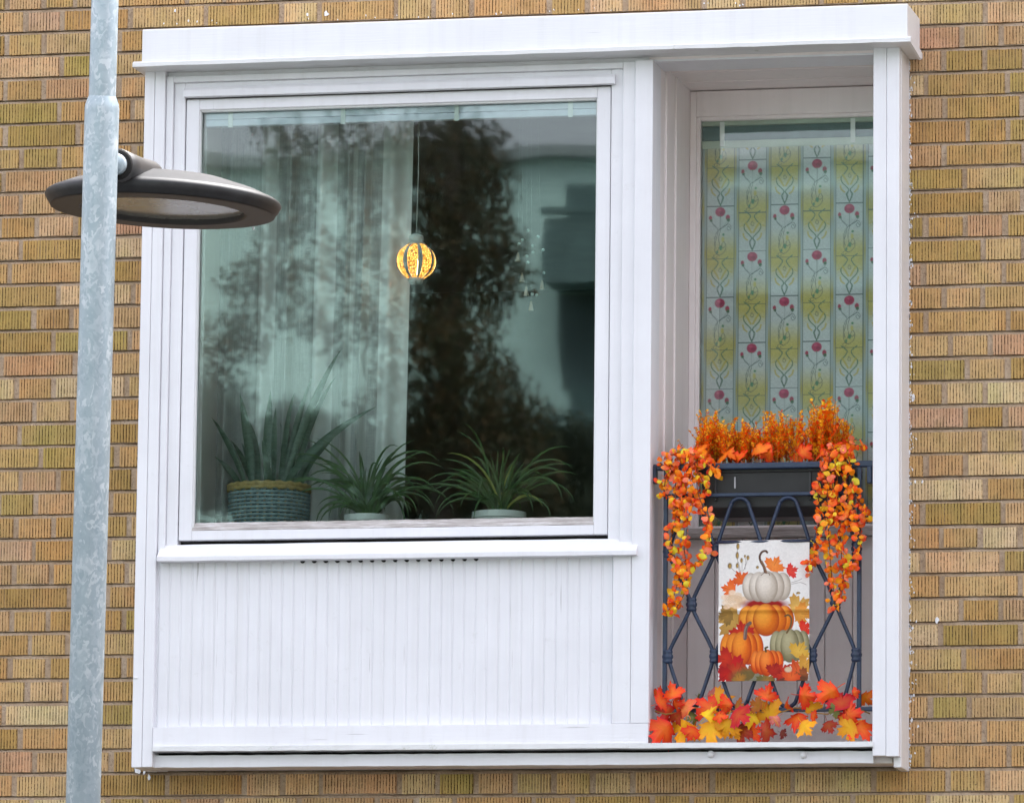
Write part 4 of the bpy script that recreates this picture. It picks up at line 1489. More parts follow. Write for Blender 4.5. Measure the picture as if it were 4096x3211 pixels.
    R.line(T(spl([(1020, 735), (1045, 690), (1050, 640), (1030, 615), (1008, 622)], 6)), 12, L3(110, 84, 50))
    leaf(715, 730, 95, .1, L3(170, 28, 24), L3(206, 60, 30))
    pump(715, 840, 305, 245, L3(232, 112, 24), L3(160, 40, 14), L3(250, 170, 60))
    R.line(T(spl([(738, 770), (742, 715), (752, 685), (772, 668)], 6)), 24, L3(110, 88, 80))
    R.line(T(spl([(730, 770), (736, 720), (746, 690)], 6)), 8, L3(150, 126, 112), .8)
    for (x, y, s_, an, c, c2) in ((640, 960, 110, .6, crim, red), (600, 910, 90, 1.5, L3(160, 20, 26), L3(210, 60, 30)), (690, 1000, 100, -.4, L3(150, 24, 24), L3(214, 84, 40)), (1105, 860, 85, -.5, L3(200, 150, 46), L3(226, 184, 84)), (1090, 990, 95, .4, L3(190, 60, 28), L3(224, 104, 50)), (1150, 950, 80, -1, L3(190, 130, 44), L3(214, 160, 70)), (760, 1010, 80, .8, L3(150, 60, 30), L3(190, 100, 50)), (1120, 1040, 80, 1.2, L3(120, 60, 34), L3(180, 100, 50)), (1010, 1040, 70, 0.2, L3(150, 40, 30), L3(200, 80, 40)), (610, 1020, 80, 2.2, L3(140, 20, 28), red), (880, 1050, 70, 0, olive, amb)):
        leaf(x, y, s_, an, c, c2)
    R.ell(770 - X0, 1030 - Y0, 120, 50, L3(96, 94, 52), .7, .85)
    R.ell(1060 - X0, 1045 - Y0, 130, 26, L3(70, 50, 36), .7, .8)
    pump(888, 935, 225, 185, L3(236, 100, 26), L3(164, 44, 14), L3(252, 164, 72), 5)
    R.line(T([(880, 862), (876, 838), (890, 832)]), 12, L3(86, 74, 44))
    for (x, y, s_, an, c, c2) in ((985, 1000, 78, .5, L3(160, 28, 22), L3(206, 60, 34)), (930, 985, 60, -.4, L3(140, 26, 24), L3(190, 50, 30)), (1050, 1030, 70, -.2, L3(206, 64, 30), L3(232, 112, 50)), (700, 1045, 60, .3, L3(120, 96, 50), amb)):
        leaf(x, y, s_, an, c, c2)
    R.ell(1030 - X0, 985 - Y0, 24, 18, L3(214, 190, 156), .5)
    # paint grain, fold
    nz = NR.rand(97, 63)
    nz = np.kron(nz, np.ones((4, 4)))[:386, :250]
    R.im = R.im * (0.95 + .09 * nz[..., None])
    return R.im


YB = YR - .027
b0, b1 = P(2874, 2163, YB), P(3236, 2721, YB)
bn = thing('pumpkin_banner', 'white cloth banner printed with stacked pumpkins and autumn leaves', 'banner', ((b0.x + b1.x) / 2, YB, b1.z))


def drape(u, v):
    return YB - .0015 + .005 * np.sin(u * 8 + 1 + v) * (.3 + v) * .7 + .002 * np.sin(u * 17 + v * 5) - .006 * np.exp(-((v - .497) / .018) ** 2) + .004 * (u - .5) ** 2 * 4


grid_print('cloth', banner_image() * .92, b0.x, b1.x, b1.z, b0.z, drape, M_PRINT, bn).modifiers.new('thickness', 'SOLIDIFY').thickness = 0.0008
MB().tube([(b0.x - .012, YB + .002, b0.z - .004), (b1.x + .012, YB + .002, b0.z - .003)], .0045, 8).build('hanging_rod', M_IRON, bn, smooth=True)

# ------------------------------------------------------------------ pendant lamp
YL = .04
lc = P(1664, 1046, YL)
lamp = thing('pendant_lamp', 'lit globe pendant lamp of pierced metal panels behind the large pane', 'lamp', lc)
RG = .0635


def shade_mat():
    M = Mat('lit_pierced_shade', (0.9, 0.5, 0.15, 1), 0.5)
    vo = M.n('ShaderNodeTexVoronoi')
    vo.feature = 'DISTANCE_TO_EDGE'
    vo.inputs['Scale'].default_value = 135
    M.l(M.coord('Object'), vo.inputs['Vector'])
    pat = M.ramp(vo.outputs['Distance'], [(0.05, (0.09, 0.022, 0.002)), (0.20, (0.95, 0.40, 0.06)), (0.5, (1.0, 0.66, 0.22))])
    M.base(pat)
    M.l(pat, M.b.inputs['Emission Color'])
    M.b.inputs['Emission Strength'].default_value = 0.52
    return M.m


M_SHADE = shade_mat()
M_PEWTER = simple('pewter_metal', (0.55, 0.54, 0.50, 1), 0.4, 0.0, .1, 30, .1)
prof = [(RG * sin(a) if True else 0, -RG * .96 * cos(a)) for a in np.linspace(.42, pi - .42, 15)]
slat = [(r * 1.03, z) for r, z in prof]
T0 = Matrix.Translation(lc)
for i in range(8):
    a0 = i * pi / 4 - pi / 2 - .26 + .05
    MB().lathe(prof, 8, T0, a0, a0 + .52).build('pierced_panel', M_SHADE, lamp, smooth=True)
    MB().lathe(slat, 5, T0, a0 + .53, a0 + pi / 4 - .01).build('metal_slat', M_PEWTER, lamp, smooth=True)
MB().lathe([(0, .090), (.010, .090), (.024, .084), (.025, .070), (.022, .064), (.030, .060), (.031, .054), (.026, .0545)], 20, T0).build('cap', M_PEWTER, lamp, smooth=True)
MB().lathe([(0, -.074), (.020, -.074), (.023, -.066), (.027, -.056), (.0, -.056)], 20, T0).build('base_ring', M_PEWTER, lamp, smooth=True)
Mb = Mat('lit_bulb', (1, .8, .5, 1), .5)
Mb.b.inputs['Emission Color'].default_value = (1, .72, .36, 1)
Mb.b.inputs['Emission Strength'].default_value = 5
MB().lathe([(0, -.046), (.014, -.040), (.020, -.026), (.016, -.010), (.010, .004), (0, .006)], 16, T0).build('bulb', Mb.m, lamp, smooth=True)
ctop = P(1676, 470, YL)
MB().tube([lc + Vector((0, 0, .088)), lc + Vector((.002, 0, .20)), lc + Vector((.004, 0, .30)), (lc.x + .003, YL, z_h + .02)], .0016, 6).build('cord', simple('lamp_cord', (0.5, 0.5, 0.47, 1), .5), lamp, smooth=True)

# ------------------------------------------------------------------ sheer curtain
def sheer():
    M = Mat('sheer_linen', (0.88, 0.885, 0.88, 1), 0.9)
    v = M.coord('Object', (.05, 1, 1))
    sl = M.noise(v, 260, 3, .6)
    sl2 = M.noise(M.coord('Object', (1, 1, .04)), 300, 2, .5)
    tr = M.n('ShaderNodeBsdfTransparent')
    tl = M.n('ShaderNodeBsdfTranslucent')
    tl.inputs[0].default_value = (0.88, 0.885, 0.88, 1)
    m1 = M.n('ShaderNodeMixShader')
    m1.inputs[0].default_value = .2
    M.l(M.b.outputs[0], m1.inputs[1])
    M.l(tl.outputs[0], m1.inputs[2])
    lw = M.n('ShaderNodeLayerWeight')
    lw.inputs['Blend'].default_value = .35
    dens = M.math('ADD', M.math('MULTIPLY', M.math('ADD', sl, sl2), .30), .22)
    at = M.n('ShaderNodeAttribute', attribute_name='bcol')
    dens = M.math('ADD', dens, M.math('MULTIPLY', at.outputs['Fac'], .55))
    dens = M.math('MINIMUM', dens, 1.0)
    m2 = M.n('ShaderNodeMixShader')
    M.l(dens, m2.inputs[0])
    M.l(tr.outputs[0], m2.inputs[1])
    M.l(m1.outputs[0], m2.inputs[2])
    M.l(m2.outputs[0], M.out.inputs[0])
    return M.m


YC = .20
cl, crt, crb = P(735, 1200, YC).x, P(1656, 470, YC).x, P(1618, 1800, YC).x
NCX, NCZ = 260, 14
zt_, zb_ = z_h + .02, sill_top - .25
vs, fs, cds = [], [], []
BANDS = [(790, 830, .3), (1050, 1112, .8), (1150, 1180, .25), (1280, 1352, 1.0), (1425, 1440, .5), (1542, 1660, .9), (1545, 1580, 1.0), (1480, 1500, .25)]
centers = [(1078, 26), (1180, 14), (1303, 28), (1410, 16), (1480, 12), (1590, 30), (940, 20), (850, 20)]
for j in range(NCZ + 1):
    v = j / NCZ
    z = zt_ + (zb_ - zt_) * v
    xr_ = crt + (crb - crt) * min(1.2, v * 1.1)
    for i in range(NCX + 1):
        u = i / NCX
        x = cl + (xr_ - cl) * u
        px = 735 + (1656 - 735) * u
        y = YC + .012 * sin(u * 21 + v * .8) + .006 * sin(u * 47 + 1.0)
        for cx_, wd in centers:
            y -= .05 * math.exp(-((px - cx_ + 14 * v) / wd) ** 2) * (.7 + .5 * v)
        vs.append((x, y, z))
        pv = px + 10 * v
        dn = 0.0
        for c0_, c1_, a_ in BANDS:      # where the cloth lies double in a fold
            if c0_ < pv < c1_:
                dn = max(dn, a_)
        cds.append((dn, dn, dn, 1))
for j in range(NCZ):
    for i in range(NCX):
        a = j * (NCX + 1) + i
        fs.append((a, a + 1, a + NCX + 2, a + NCX + 1))
cur = MB().add(vs, fs, cds).build('sheer_curtain', sheer(), None, smooth=True)
cur['label'] = 'sheer white curtain hanging in folds behind the left half of the large pane'
cur['category'] = 'curtain'

# ------------------------------------------------------------------ house plants on the inner sill
def leafmat(name, c1, c2, sc, band=False):
    M = Mat(name, c1, .4)
    v = M.coord('Object', (.3, .3, 1) if band else (1, 1, 1))
    a = M.noise(v, sc, 3)
    M.base(M.ramp(a, [(.38, c1), (.52, c2), (.64, c1)]) if band else M.ramp(a, [(.35, c1), (.65, c2)]))
    return M.m


M_SNAKE = leafmat('snake_plant_leaf', (.045, .085, .055, 1), (.085, .135, .095, 1), 70, True)
M_SPID = leafmat('spider_plant_leaf', (.032, .080, .022, 1), (.075, .15, .042, 1), 18)
M_YEL = leafmat('yellowed_leaf', (.30, .30, .06, 1), (.20, .24, .05, 1), 18)


def blade(path, w0, mat, parent, face=None, fold=.25, name='leaf'):
    """a strap leaf along a 3-D path, widest below the middle, pointed"""
    n = len(path)
    vs, fs = [], []
    for i, p in enumerate(path):
        p = Vector(p)
        t_ = (Vector(path[min(i + 1, n - 1)]) - Vector(path[max(i - 1, 0)])).normalized()
        s_ = t_.cross(Vector((0, 1, 0)) if face is None else face)
        if s_.length < .05:
            s_ = Vector((1, 0, 0))
        s_.normalize()
        nr = s_.cross(t_)
        u = i / (n - 1)
        w_ = w0 * (.55 + 1.1 * u if u < .4 else 1.0) * (1 if u < .55 else max(.02, 1 - ((u - .55) / .45) ** 1.6))
        vs += [p - s_ * w_ * .5 + nr * w_ * fold, p, p + s_ * w_ * .5 + nr * w_ * fold]
    for i in range(n - 1):
        for k in (0, 1):
            a = 3 * i + k
            fs.append((a, a + 1, a + 4, a + 3))
    o = MB().add(vs, fs).build(name, mat, parent, smooth=True)
    return o


YP = F + .27
bc = P(1077, 1945, YP)
RBK = .128
bask = thing('wicker_basket', 'blue-grey woven basket with straw rim on the window sill', 'basket', (bc.x, YP, sill_top))
bh = bc.z - sill_top
M_WEAVE = simple('wicker_blue', lin(140, 160, 166), .8, 0, .3, 60, .4)
M_STRAW = simple('straw_rim', lin(176, 150, 96), .8, 0, .25, 60, .5)
wv = MB()
NST = 34
nrow = max(8, int(bh / .0125))
for rw in range(nrow):
    z = sill_top + .006 + rw * (bh - .012) / nrow
    pts = []
    for i in range(NST * 2 + 1):
        a = 2 * pi * i / (NST * 2)
        r_ = RBK * (.97 + .03 * rw / nrow) + .0035 * cos(i * pi + rw * pi)
        pts.append((bc.x + r_ * cos(a), YP + r_ * sin(a), z))
    wv.tube(pts, .0058, 5, cap=False)
wv.build('weave', M_WEAVE, bask, smooth=True)
stk = MB()
for i in range(NST):
    a = 2 * pi * (i + .25) / NST
    r_ = RBK * .985
    stk.tube([(bc.x + r_ * cos(a) * .97, YP + r_ * sin(a) * .97, sill_top), (bc.x + r_ * cos(a), YP + r_ * sin(a), bc.z - .004)], .004, 5)
stk.build('stakes', M_STRAW, bask, smooth=True)
for k in range(2):
    MB().tube([(bc.x + (RBK + .003) * cos(a), YP + (RBK + .003) * sin(a), bc.z - .004 - .011 * k + .002 * sin(a * 22 + k * 2)) for a in np.linspace(0, 2 * pi, 90)], .0078, 7, cap=False).build('rim', M_STRAW, bask, smooth=True)
MB().lathe([(0, -.02), (RBK - .012, -.02), (RBK - .012, -bh + .004), (0, -bh + .004)], 24, Matrix.Translation((bc.x, YP, bc.z))).build('inner_pot', simple('dark_pot', (.03, .03, .03, 1), .8), bask)
snake = thing('snake_plant', 'tall snake plant with banded sword leaves growing from the woven basket', 'plant', (bc.x, YP, bc.z - .02))
zz = lambda x, y: (700 + x / 1.1468, 1200 + y / 1.1468)
SN = [((330, 870), (300, 430), 38, 0), ((410, 870), (435, 415), 40, .02), ((450, 870), (465, 490), 26, -.03), ((480, 870), (550, 425), 26, .02), ((500, 870), (632, 355), 24, .03), ((520, 870), (766, 225), 30, .0), ((545, 870), (742, 350), 26, .05), ((500, 880), (920, 488), 34, -.04), ((560, 880), (800, 552), 30, .03), ((300, 870), (168, 540), 26, -.02), ((285, 870), (183, 718), 24, .03), ((330, 870), (308, 655), 18, .05), ((370, 870), (345, 560), 30, .04), ((540, 880), (560, 520), 24, .06), ((440, 870), (400, 640), 26, -.05), ((520, 870), (480, 560), 22, .06), ((590, 880), (680, 690), 20, .0), ((350, 870), (250, 640), 22, .05)]
for (b0_, t0_, wd, dy) in SN:
    pb, pt = P(*zz(*b0_), YP + dy * .6), P(*zz(*t0_), YP + dy * 1.6)
    pb = Vector((bc.x + (pb.x - bc.x) * .8, pb.y, bc.z - .03))
    k = (pt.x - pb.x)
    n = 12
    path = []
    for i in range(n + 1):
        u = i / n
        path.append((pb.x + k * u ** 1.35, pb.y + (pt.y - pb.y) * u + .01 * sin(u * 5 + wd), pb.z + (pt.z - pb.z) * (1 - (1 - u) ** 1.15)))
    blade(path, wd / 1.1468 / 1225 * 1.15, M_SNAKE, snake, Vector((.3 * sin(wd), 1, 0)).normalized(), .18)


def spider(label_pot, label_plant, px, py, r, seed, right_yellow):
    rr = random.Random(seed)
    yq = F + .25
    c = P(px, py, yq)
    pot = thing('flower_pot', label_pot, 'flower pot', (c.x, yq, sill_top), 'white pots on the window sill')
    h = c.z - sill_top
    T_ = Matrix.Translation((c.x, yq, c.z))
    M_ = simple('white_ceramic', (.86, .87, .86, 1), .25, 0, .03, 10, .02)
    MB().lathe([(0, -h), (r * .72, -h), (r * .94, -.022), (r, -.020), (r, 0), (r * .93, .0), (r * .90, -.02), (0, -.022)], 32, T_).build('pot', M_, pot, smooth=False)
    MB().lathe([(0, -.014), (r * .9, -.014)], 20, T_).build('potting_soil', simple('potting_soil', (.02, .015, .01, 1), .95), pot)
    pla = thing('spider_plant', label_plant, 'plant', (c.x, yq, c.z - .01), 'spider plants on the window sill')
    for i in range(74):
        az = rr.uniform(0, 2 * pi)
        Lf = rr.uniform(.20, .42)
        e0 = rr.uniform(.75, 1.45)
        drp = rr.uniform(1.2, 3.0)
        if rr.random() < .2:
            e0, Lf, drp = rr.uniform(1.3, 1.55), rr.uniform(.16, .24), .6
        n = 12
        pth = [Vector((c.x + rr.uniform(-.02, .02), yq + rr.uniform(-.02, .02), c.z - .015))]
        el = e0
        for k in range(n):
            st = Lf / n
            d = Vector((cos(az) * cos(el), sin(az) * cos(el) * .55, sin(el)))
            pth.append(pth[-1] + d * st)
            el -= drp / n * (.4 + 1.2 * k / n)
        for p in pth:
            p.y = min(max(p.y, F + .142), YC - .07)
            p.z = max(p.z, sill_top + .004)
        yel = i in (3, 9, 14) and right_yellow
        blade(pth, rr.uniform(.0065, .0100), M_YEL if yel else M_SPID, pla, Vector((-sin(az), cos(az), 0)).cross(Vector((0, 0, 1))) if False else None, .25)


spider('white pot standing beside the woven basket', 'arching spider plant beside the woven basket', 1467, 2062, .073, 31, False)
spider('white pot with yellowed leaves drooping over its rim', 'arching spider plant with a few yellowed leaves, right of the curtain', 1996, 2050, .088, 47, True)

# ------------------------------------------------------------------ bell chime
YH = .02
M_BRASS = simple('dull_brass', (.62, .50, .38, 1), .3, .7, .1, 30, .05)
M_BEADG = simple('glass_bead', (.5, .62, .60, 1), .15, 0, .1, 20, 0)
ch = thing('bell_chime', 'small chime of bells and beads on threads hanging inside the pane', 'chime', P(2110, 830, YH))
for (tx, bells, beads) in ((2080, [(2072, 1030)], [(2090, 960), (2076, 975)]), (2092, [(2088, 1112)], [(2112, 922), (2108, 1025)]), (2110, [(2105, 1166)], [(2130, 984), (2112, 1050)]), (2150, [(2168, 1142)], [(2152, 947), (2172, 1000), (2176, 1092)]), (2128, [(2124, 1226)], [(2129, 1176), (2132, 1010), (2147, 1180)])):
    top = P(tx, 440, YH)
    end = P(bells[0][0], bells[0][1] - 14, YH)
    MB().tube([top, end], .0002, 4).build('thread', M_BEADG, ch)
    for (a, b_) in bells:
        p = P(a, b_, YH)
        MB().lathe([(.0, .018), (.003, .016), (.0052, .004), (.0085, -.012), (.0095, -.014), (.0, -.012)], 12, Matrix.Translation(p)).build('bell', M_BRASS, ch, smooth=True)
    for (a, b_) in beads:
        p = P(a, b_, YH)
        MB().lathe([(0, .0055), (.004, .004), (.0058, 0), (.004, -.004), (0, -.0055)], 10, Matrix.Translation(p)).build('bead', M_BEADG, ch, smooth=True)

# ------------------------------------------------------------------ street lamp
def galv():
    M = Mat('galvanised_steel', (.4, .45, .48, 1), .5, .25)
    v = M.coord('Object', (1, 1, .7))
    n1 = M.noise(v, 26, 2, .5)
    vo = M.n('ShaderNodeTexVoronoi')
    vo.inputs['Scale'].default_value = 60
    mp = M.n('ShaderNodeMapping')
    M.l(v, mp.inputs[0])
    wr = M.n('ShaderNodeMix', data_type='VECTOR')
    wr.inputs[0].default_value = .12
    ncol = M.n('ShaderNodeTexNoise')
    ncol.inputs['Scale'].default_value = 40
    M.l(v, ncol.inputs['Vector'])
    M.l(v, wr.inputs[4])
    M.l(ncol.outputs['Color'], wr.inputs[5])
    M.l(wr.outputs[1], vo.inputs['Vector'])
    sepc = M.n('ShaderNodeSeparateColor')
    M.l(vo.outputs['Color'], sepc.inputs[0])
    a = M.math('ADD', M.math('MULTIPLY', sepc.outputs[0], .5), M.math('MULTIPLY', n1, .6))
    M.base(M.ramp(a, [(.28, lin(156, 172, 180)), (.52, lin(166, 181, 188)), (.68, lin(177, 190, 196)), (.84, lin(200, 209, 213))]))
    M.l(M.ramp(a, [(.3, (.42,) * 3), (.8, (.6,) * 3)]), M.b.inputs['Roughness'])
    M.bump(a, .05, .001)
    return M.m


M_GALV = galv()
M_LAMPD = simple('charcoal_lamp_paint', (.018, .018, .019, 1), .5, 0, .35, 40, .15)
M_LAMPG = simple('lamp_top_paint', (.035, .035, .036, 1), .75, 0, .2, 20, .1)
DL = 12.65
p_top = PD(419, -40, DL)
p_mid = PD(408, 430, DL)
p_bot = PD(332, 3211, DL)
axis = (p_mid - p_bot).normalized()
foot = p_bot + axis * ((0.02 - p_bot.z) / axis.z)
lampost = thing('street_lamp', 'galvanised street lamp post with a round charcoal luminaire', 'street lamp', (foot.x, foot.y, 0.006))
zj = PD(405, 425, DL).z
zdir = axis
joint = foot + axis * ((zj - foot.z) / axis.z)
Q = axis.to_track_quat('Z', 'Y').to_matrix().to_4x4()
Lp = (joint - foot).length
MB().lathe([(0, 0), (.0385, 0), (.0385, Lp - .006), (.0372, Lp + .004), (.0325, Lp + .016), (.0303, Lp + .022)], 40, Matrix.Translation(foot) @ Q).build('post', M_GALV, lampost, smooth=True)
MB().lathe([(.0302, Lp + .012), (.0302, Lp + 1.2), (0, Lp + 1.2)], 40, Matrix.Translation(foot) @ Q).build('upper_tube', M_GALV, lampost, smooth=True)
MB().lathe([(0, -.05), (.11, -.05), (.11, .014), (.06, .02), (.0395, .03)], 24, Matrix.Translation(foot + Vector((0, 0, .01)))).build('base_plate', M_GALV, lampost)
# luminaire behind the post
DEP = .33
cd = PD(650, 845, DL + DEP)
tilt = Matrix.Rotation(radians(2.6), 4, 'Y') @ Matrix.Rotation(radians(0.6), 4, 'X')
LM = Matrix.Translation(cd) @ tilt
SC = 22756 / (DL + DEP)
r_in, r_un, r_ri = 329 / SC, 452 / SC, 474 / SC
house = MB().lathe([(r_un - .002, .001), (r_ri - .006, .012), (r_ri, .024), (r_ri - .003, .030), (r_ri - .012, .036)], 72, LM).build('rim', M_LAMPD, lampost, smooth=True)
MB().lathe([(r_ri - .012, .0355), (r_ri - .05, .052), (r_ri - .12, .073), (.06, .086), (0, .088)], 72, LM).build('dome', M_LAMPG, lampost, smooth=True)
un = MB().lathe([(r_un - .001, .0), (r_un - .006, -.001), (r_in + .004, -.001), (r_in, .002), (r_in - .001, .012)], 72, LM).build('underside_ring', simple('lamp_underside', (.030, .028, .027, 1), .5, 0, .15, 30, .1), lampost, smooth=False)
MB().lathe([(r_in + .002, .011), (0, .011)], 60, LM).build('lens', simple('lamp_lens', (.24, .235, .20, 1), .16, 0, .10, 9, .0), lampost)
# arm: spigot on the post, sleeve, neck down to the dome
pa = PD(455, 655, DL + .02)
pj = LM @ Vector((-.02, -.05, .082))
d1 = (pj - pa)
a_s = pa + d1 * .12
MB().tube([pa, a_s], .024, 20).build('spigot', M_GALV, lampost, smooth=True)
nk = [pa + d1 * .10, pa + d1 * .11, pa + d1 * .35 + Vector((0, 0, -.004)), pa + d1 * .65 + Vector((0, 0, -.010)), pa + d1 * .92 + Vector((0, 0, -.012)), pj + d1 * .12 + Vector((0, 0, -.030))]
MB().tube(nk, [.033, .036, .036, .037, .038, .028], 24).build('neck', simple('neck_paint', (.05, .05, .052, 1), .4, 0, .15, 30, .1), lampost, smooth=True)
MB().tube([pa + d1 * .085, pa + d1 * .10], [.031, .0355], 24).build('gasket', M_DARK, lampost, smooth=True)
dr = LM @ Vector((.165, .190, -.006))
MB().lathe([(0, .006), (.002, .004), (.0034, 0), (.002, -.003), (0, -.004)], 10, Matrix.Translation(dr)).build('water_drop', simple('water', (.7, .72, .74, 1), .05), lampost, smooth=True)

# ------------------------------------------------------------------ across the street: what the panes mirror, then added unseen blocks
Yg = F + .06
YOB = -62.0
rz_roof = REFL(2200, 640, Yg, YOB).z
ob = thing('mint_apartment_block', 'mint green plastered apartment block across the street, mirrored in the pane', 'building', (REFL(1600, 1200, Yg, YOB).x, YOB, 0))
ox = ob.location.x
M_MINT = simple('mint_plaster', (.62, .84, .80, 1), .9, 0, .08, 1.5, .1)
M_DKW = simple('dark_window', (.02, .03, .035, 1), .2, 0, .2, 2, 0)
M_BALC = simple('slate_balcony', (.11, .18, .18, 1), .7, 0, .2, 3, 0)
M_BALC2 = simple('slate_recess', (.09, .14, .145, 1), .7, 0, .2, 3, 0)
bx('facade', ox - 26, ox + 26, YOB - 10, YOB, 0, rz_roof, M_MINT, ob, 0)
bx('roof_edge', ox - 26.3, ox + 26.3, YOB - 10.2, YOB + .25, rz_roof, rz_roof + .18, simple('roof_felt', (.30, .34, .35, 1), .8), ob, 0)
wxs = [ox + q_ for q_ in (-22, -17.5, -13, -8.5, 8.5, 13, 17.5, 22)]
for fl in range(5):
    for x in wxs:
        zc = 1.8 + fl * 3.0
        wnd = bx('window', x - .75, x + .75, YOB + .001, YOB + .05, zc, zc + 1.5, M_MINT, ob, 0)
        bx('window_pane', x - .66, x + .66, YOB + .0505, YOB + .06, zc + .08, zc + 1.42, M_DKW, wnd, 0)
# balcony stack at the right of the mirrored view
wa, wb2 = REFL(2175, 900, Yg, YOB + 1.2).x, REFL(2175, 900, Yg, YOB + 1.2).x + 4.6
for fl in range(5):
    zt2 = REFL(2250, 815, Yg, YOB + 1.2).z - fl * 3.0
    bal = bx('balcony', wa, wb2, YOB + .001, YOB + 1.2, zt2 - 1.15, zt2 - .18, M_BALC, ob, 0)
    bx('balcony_opening', wa + .1, wb2 - .1, YOB + .002, YOB + .06, zt2 - .18, zt2 + .5, M_BALC, bal, 0)
    bx('balcony_rail', wa - .05, wb2 + .05, YOB + 1.1, YOB + 1.25, zt2 - .12, zt2 - .02, M_BALC, bal, 0)
    bx('balcony_recess', wa, wb2, YOB + .003, YOB + .05, zt2 - 2.5, zt2 - 1.2, M_BALC2, bal, 0)

YT = -28.0


def tree(name, label, base, trunk_h, clumps, n_leaf, seed, cols):
    rr = random.Random(seed)
    tr = thing(name, label, 'tree', base)
    bark = simple('bark', (.09, .07, .055, 1), .95, 0, .3, 30, .6)
    top = Vector((base[0] + .15, base[1], trunk_h))
    b_ = Vector(base)
    pts = [b_.lerp(top, t_) + Vector((.08 * sin(t_ * 7), .06 * cos(t_ * 5), 0)) for t_ in np.linspace(0, 1, 12)]
    MB().tube(pts, [.17 * (1 - .85 * t_) + .015 for t_ in np.linspace(0, 1, 12)], 10).build('trunk', bark, tr, smooth=True)
    lm = MB()
    lf = MB()
    done = []
    for (c, r_) in sorted(clumps, key=lambda q_: abs(q_[0].x - base[0])):
        t_ = max(.2, min(.97, (c.z - 1.2) / trunk_h))
        s_ = b_.lerp(top, t_ * .9)
        near = [q_ for q_ in done if abs(q_.x - b_.x) < abs(c.x - b_.x) and (q_ - c).length < .9]
        if near:
            s_ = min(near, key=lambda q_: (q_ - c).length)
        mid = s_.lerp(c, .55) + Vector((rr.uniform(-.1, .1), rr.uniform(-.1, .1), rr.uniform(0, .15)))
        lm.tube([s_, mid, c], [.016, .011, .005], 5)
        done.append(c)
        k = int(n_leaf * (r_ / .35) ** 2)
        for _ in range(k):
            d = Vector((rr.gauss(0, 1), rr.gauss(0, 1), rr.gauss(0, 1.0)))
            d = d.normalized() * r_ * rr.random() ** .45
            d.z -= .12 * rr.random()
            p = c + d
            l_ = rr.uniform(.035, .075)
            t1 = Vector((rr.gauss(0, .6), rr.gauss(0, .6), -1)).normalized()
            t2 = t1.cross(Vector((rr.gauss(0, 1), rr.gauss(0, 1), .2))).normalized() * l_ * .3
            lf.add([p, p + t1 * l_ * .5 + t2, p + t1 * l_, p + t1 * l_ * .5 - t2], [(0, 1, 2, 3)], tuple(rr.choice(cols)))
    lm.build('limbs', bark, tr, smooth=True)
    lf.build('crown', M_TREE, tr, kind='stuff')
    return tr


M_TREE = attrmat('tree_leaves', .6, .12)
TC = [(.040, .045, .015, 1), (.055, .048, .018, 1), (.075, .05, .018, 1), (.03, .038, .014, 1), (.09, .055, .02, 1)]
rr = random.Random(77)
cl_ = []
CP = [(1120, 500, 60), (1180, 620, 70), (1130, 760, 60), (1090, 900, 55), (1210, 860, 60), (1360, 520, 60), (1400, 680, 60), (1350, 1010, 60), (1480, 760, 65), (1500, 900, 60), (1560, 560, 70), (1600, 700, 70), (1590, 1020, 60),
      (1720, 480, 70), (1800, 560, 80), (1900, 520, 60), (1960, 620, 60), (1740, 680, 80), (1850, 720, 90), (1970, 760, 60), (1700, 850, 70), (1800, 900, 90), (1930, 880, 80), (2030, 930, 50), (1720, 1030, 80), (1850, 1060, 90), (1960, 1030, 70), (2060, 1080, 50), (1700, 1200, 80), (1820, 1220, 90), (1950, 1190, 60), (1690, 1360, 70), (1800, 1380, 80), (1930, 1420, 70), (1720, 1540, 80), (1860, 1560, 80), (2000, 1520, 60), (2080, 1640, 70), (1950, 1680, 80), (1800, 1720, 90), (1680, 1700, 70), (1700, 1880, 90), (1850, 1880, 90), (2000, 1860, 90), (2130, 1800, 60), (2160, 1960, 70),
      (1040, 1030, 55), (960, 1100, 50), (1090, 1150, 60), (1200, 1080, 50), (900, 1320, 50), (960, 1270, 45), (1010, 1330, 45), (1240, 1240, 45), (1330, 1330, 45), (880, 1420, 45), (1420, 1180, 50), (1500, 1300, 50), (1560, 1480, 55), (1480, 1600, 50)]
for (a, b_, r_) in CP:
    p = REFL(a, b_, Yg, YT + rr.uniform(-.8, .8))
    cl_.append((p, r_ / 495.0 * 2.0 + .02))
cen = REFL(1780, 1200, Yg, YT)
zlo, zhi = REFL(1780, 2100, Yg, YT).z, REFL(1780, 400, Yg, YT).z
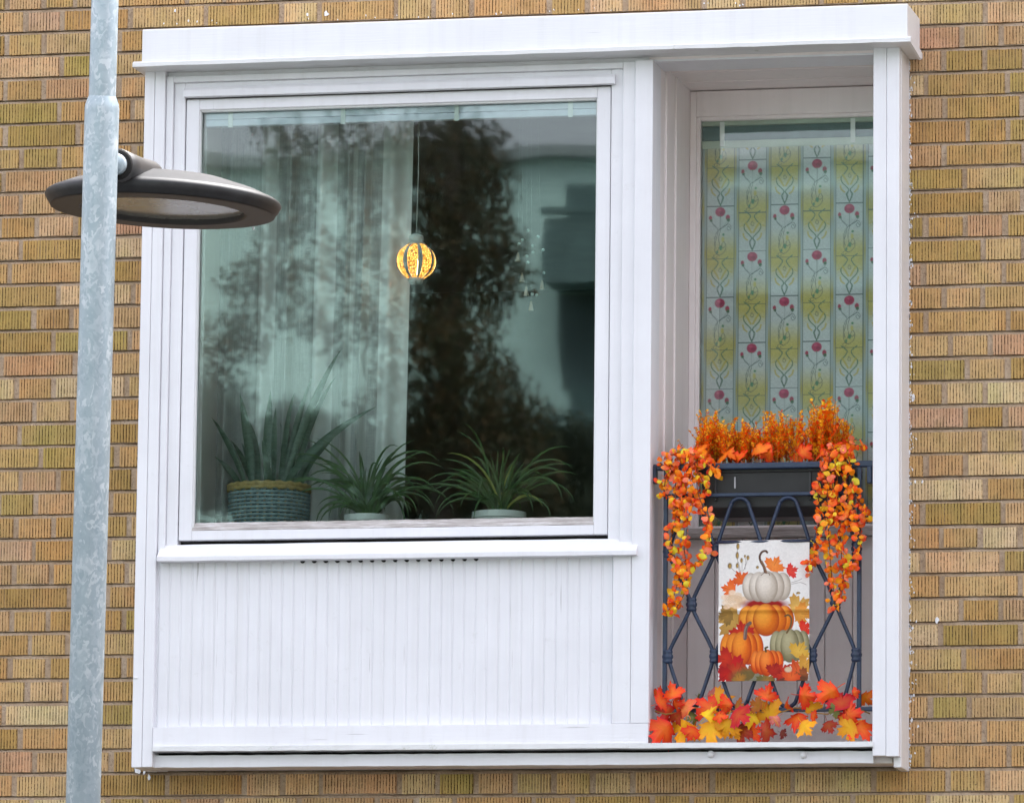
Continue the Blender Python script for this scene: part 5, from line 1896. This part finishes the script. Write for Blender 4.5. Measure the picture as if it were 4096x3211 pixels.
for i in range(30):          # the crown goes on above, below and behind what the pane mirrors
    z = rr.choice((rr.uniform(zhi + .3, zhi + 2.6), rr.uniform(max(2.6, zlo - 2.2), zlo - .3)))
    k = 1.5 if z < zlo else 1.3 * (1 - (z - zhi) / 3.2)
    cl_.append((Vector((cen.x + rr.uniform(-1, 1) * k, YT + rr.uniform(-1.6, 1.6), z)), rr.uniform(.3, .45)))
tree('birch_tree', 'dark autumn birch tree across the street, mirrored in the large pane', (cen.x, YT, 0.0), zhi + 2.4, cl_, 470, 5, TC)

low = []
rr = random.Random(91)
YT2 = -34.0  # tree added to darken the lower part of the mirror image
for i in range(74):
    a = rr.uniform(700, 2450)
    top_ = 1600 + 120 * sin(a / 170.0) + (90 if a > 1500 else 0)
    p = REFL(a, rr.uniform(top_, 2300), Yg, YT2 + rr.uniform(-1.2, 1.2))
    low.append((p, rr.uniform(.30, .48)))
c2 = REFL(1500, 2000, Yg, YT2)
for i in range(24):
    low.append((Vector((c2.x + rr.uniform(-1.8, 1.8), YT2 + rr.uniform(-1.6, 1.6), rr.uniform(2.6, c2.z - .4))), rr.uniform(.45, .6)))
tree('added_dark_tree', 'low dense dark tree added across the street to darken the mirror image low in the large pane', (c2.x, YT2, 0.0), c2.z + .5, low, 820, 8, [(.030, .040, .022, 1), (.036, .042, .020, 1), (.024, .034, .020, 1)])
for lab, x0, x1, y1, hh, colr in (('unseen grey block added left of the mint block to cut low sky light', -92, -45, -52, 17.0, (.30, .30, .29, 1)), ('unseen brown block added right of the mint block to cut low sky light', 17, 70, -50, 17.5, (.24, .16, .11, 1))):  # out of view, added to shut off sky light near the horizon
    nb_ = thing('added_horizon_block', lab, 'building', ((x0 + x1) / 2, y1, 0))
    bx('facade', x0, x1, y1 - 11, y1, 0, hh, simple('block_render', colr, .9, 0, .1, 2, .1), nb_, 0)
    bx('roof_edge', x0 - .3, x1 + .3, y1 - 11.3, y1 + .3, hh, hh + .2, M_BALC, nb_, 0)
    for fl in range(5):
        for k in range(9):
            x = x0 + 3 + k * (x1 - x0 - 6) / 8
            zc = 1.8 + fl * 3.1
            bx('window', x - .8, x + .8, y1 + .001, y1 + .05, zc, zc + 1.5, M_DKW, nb_, 0)
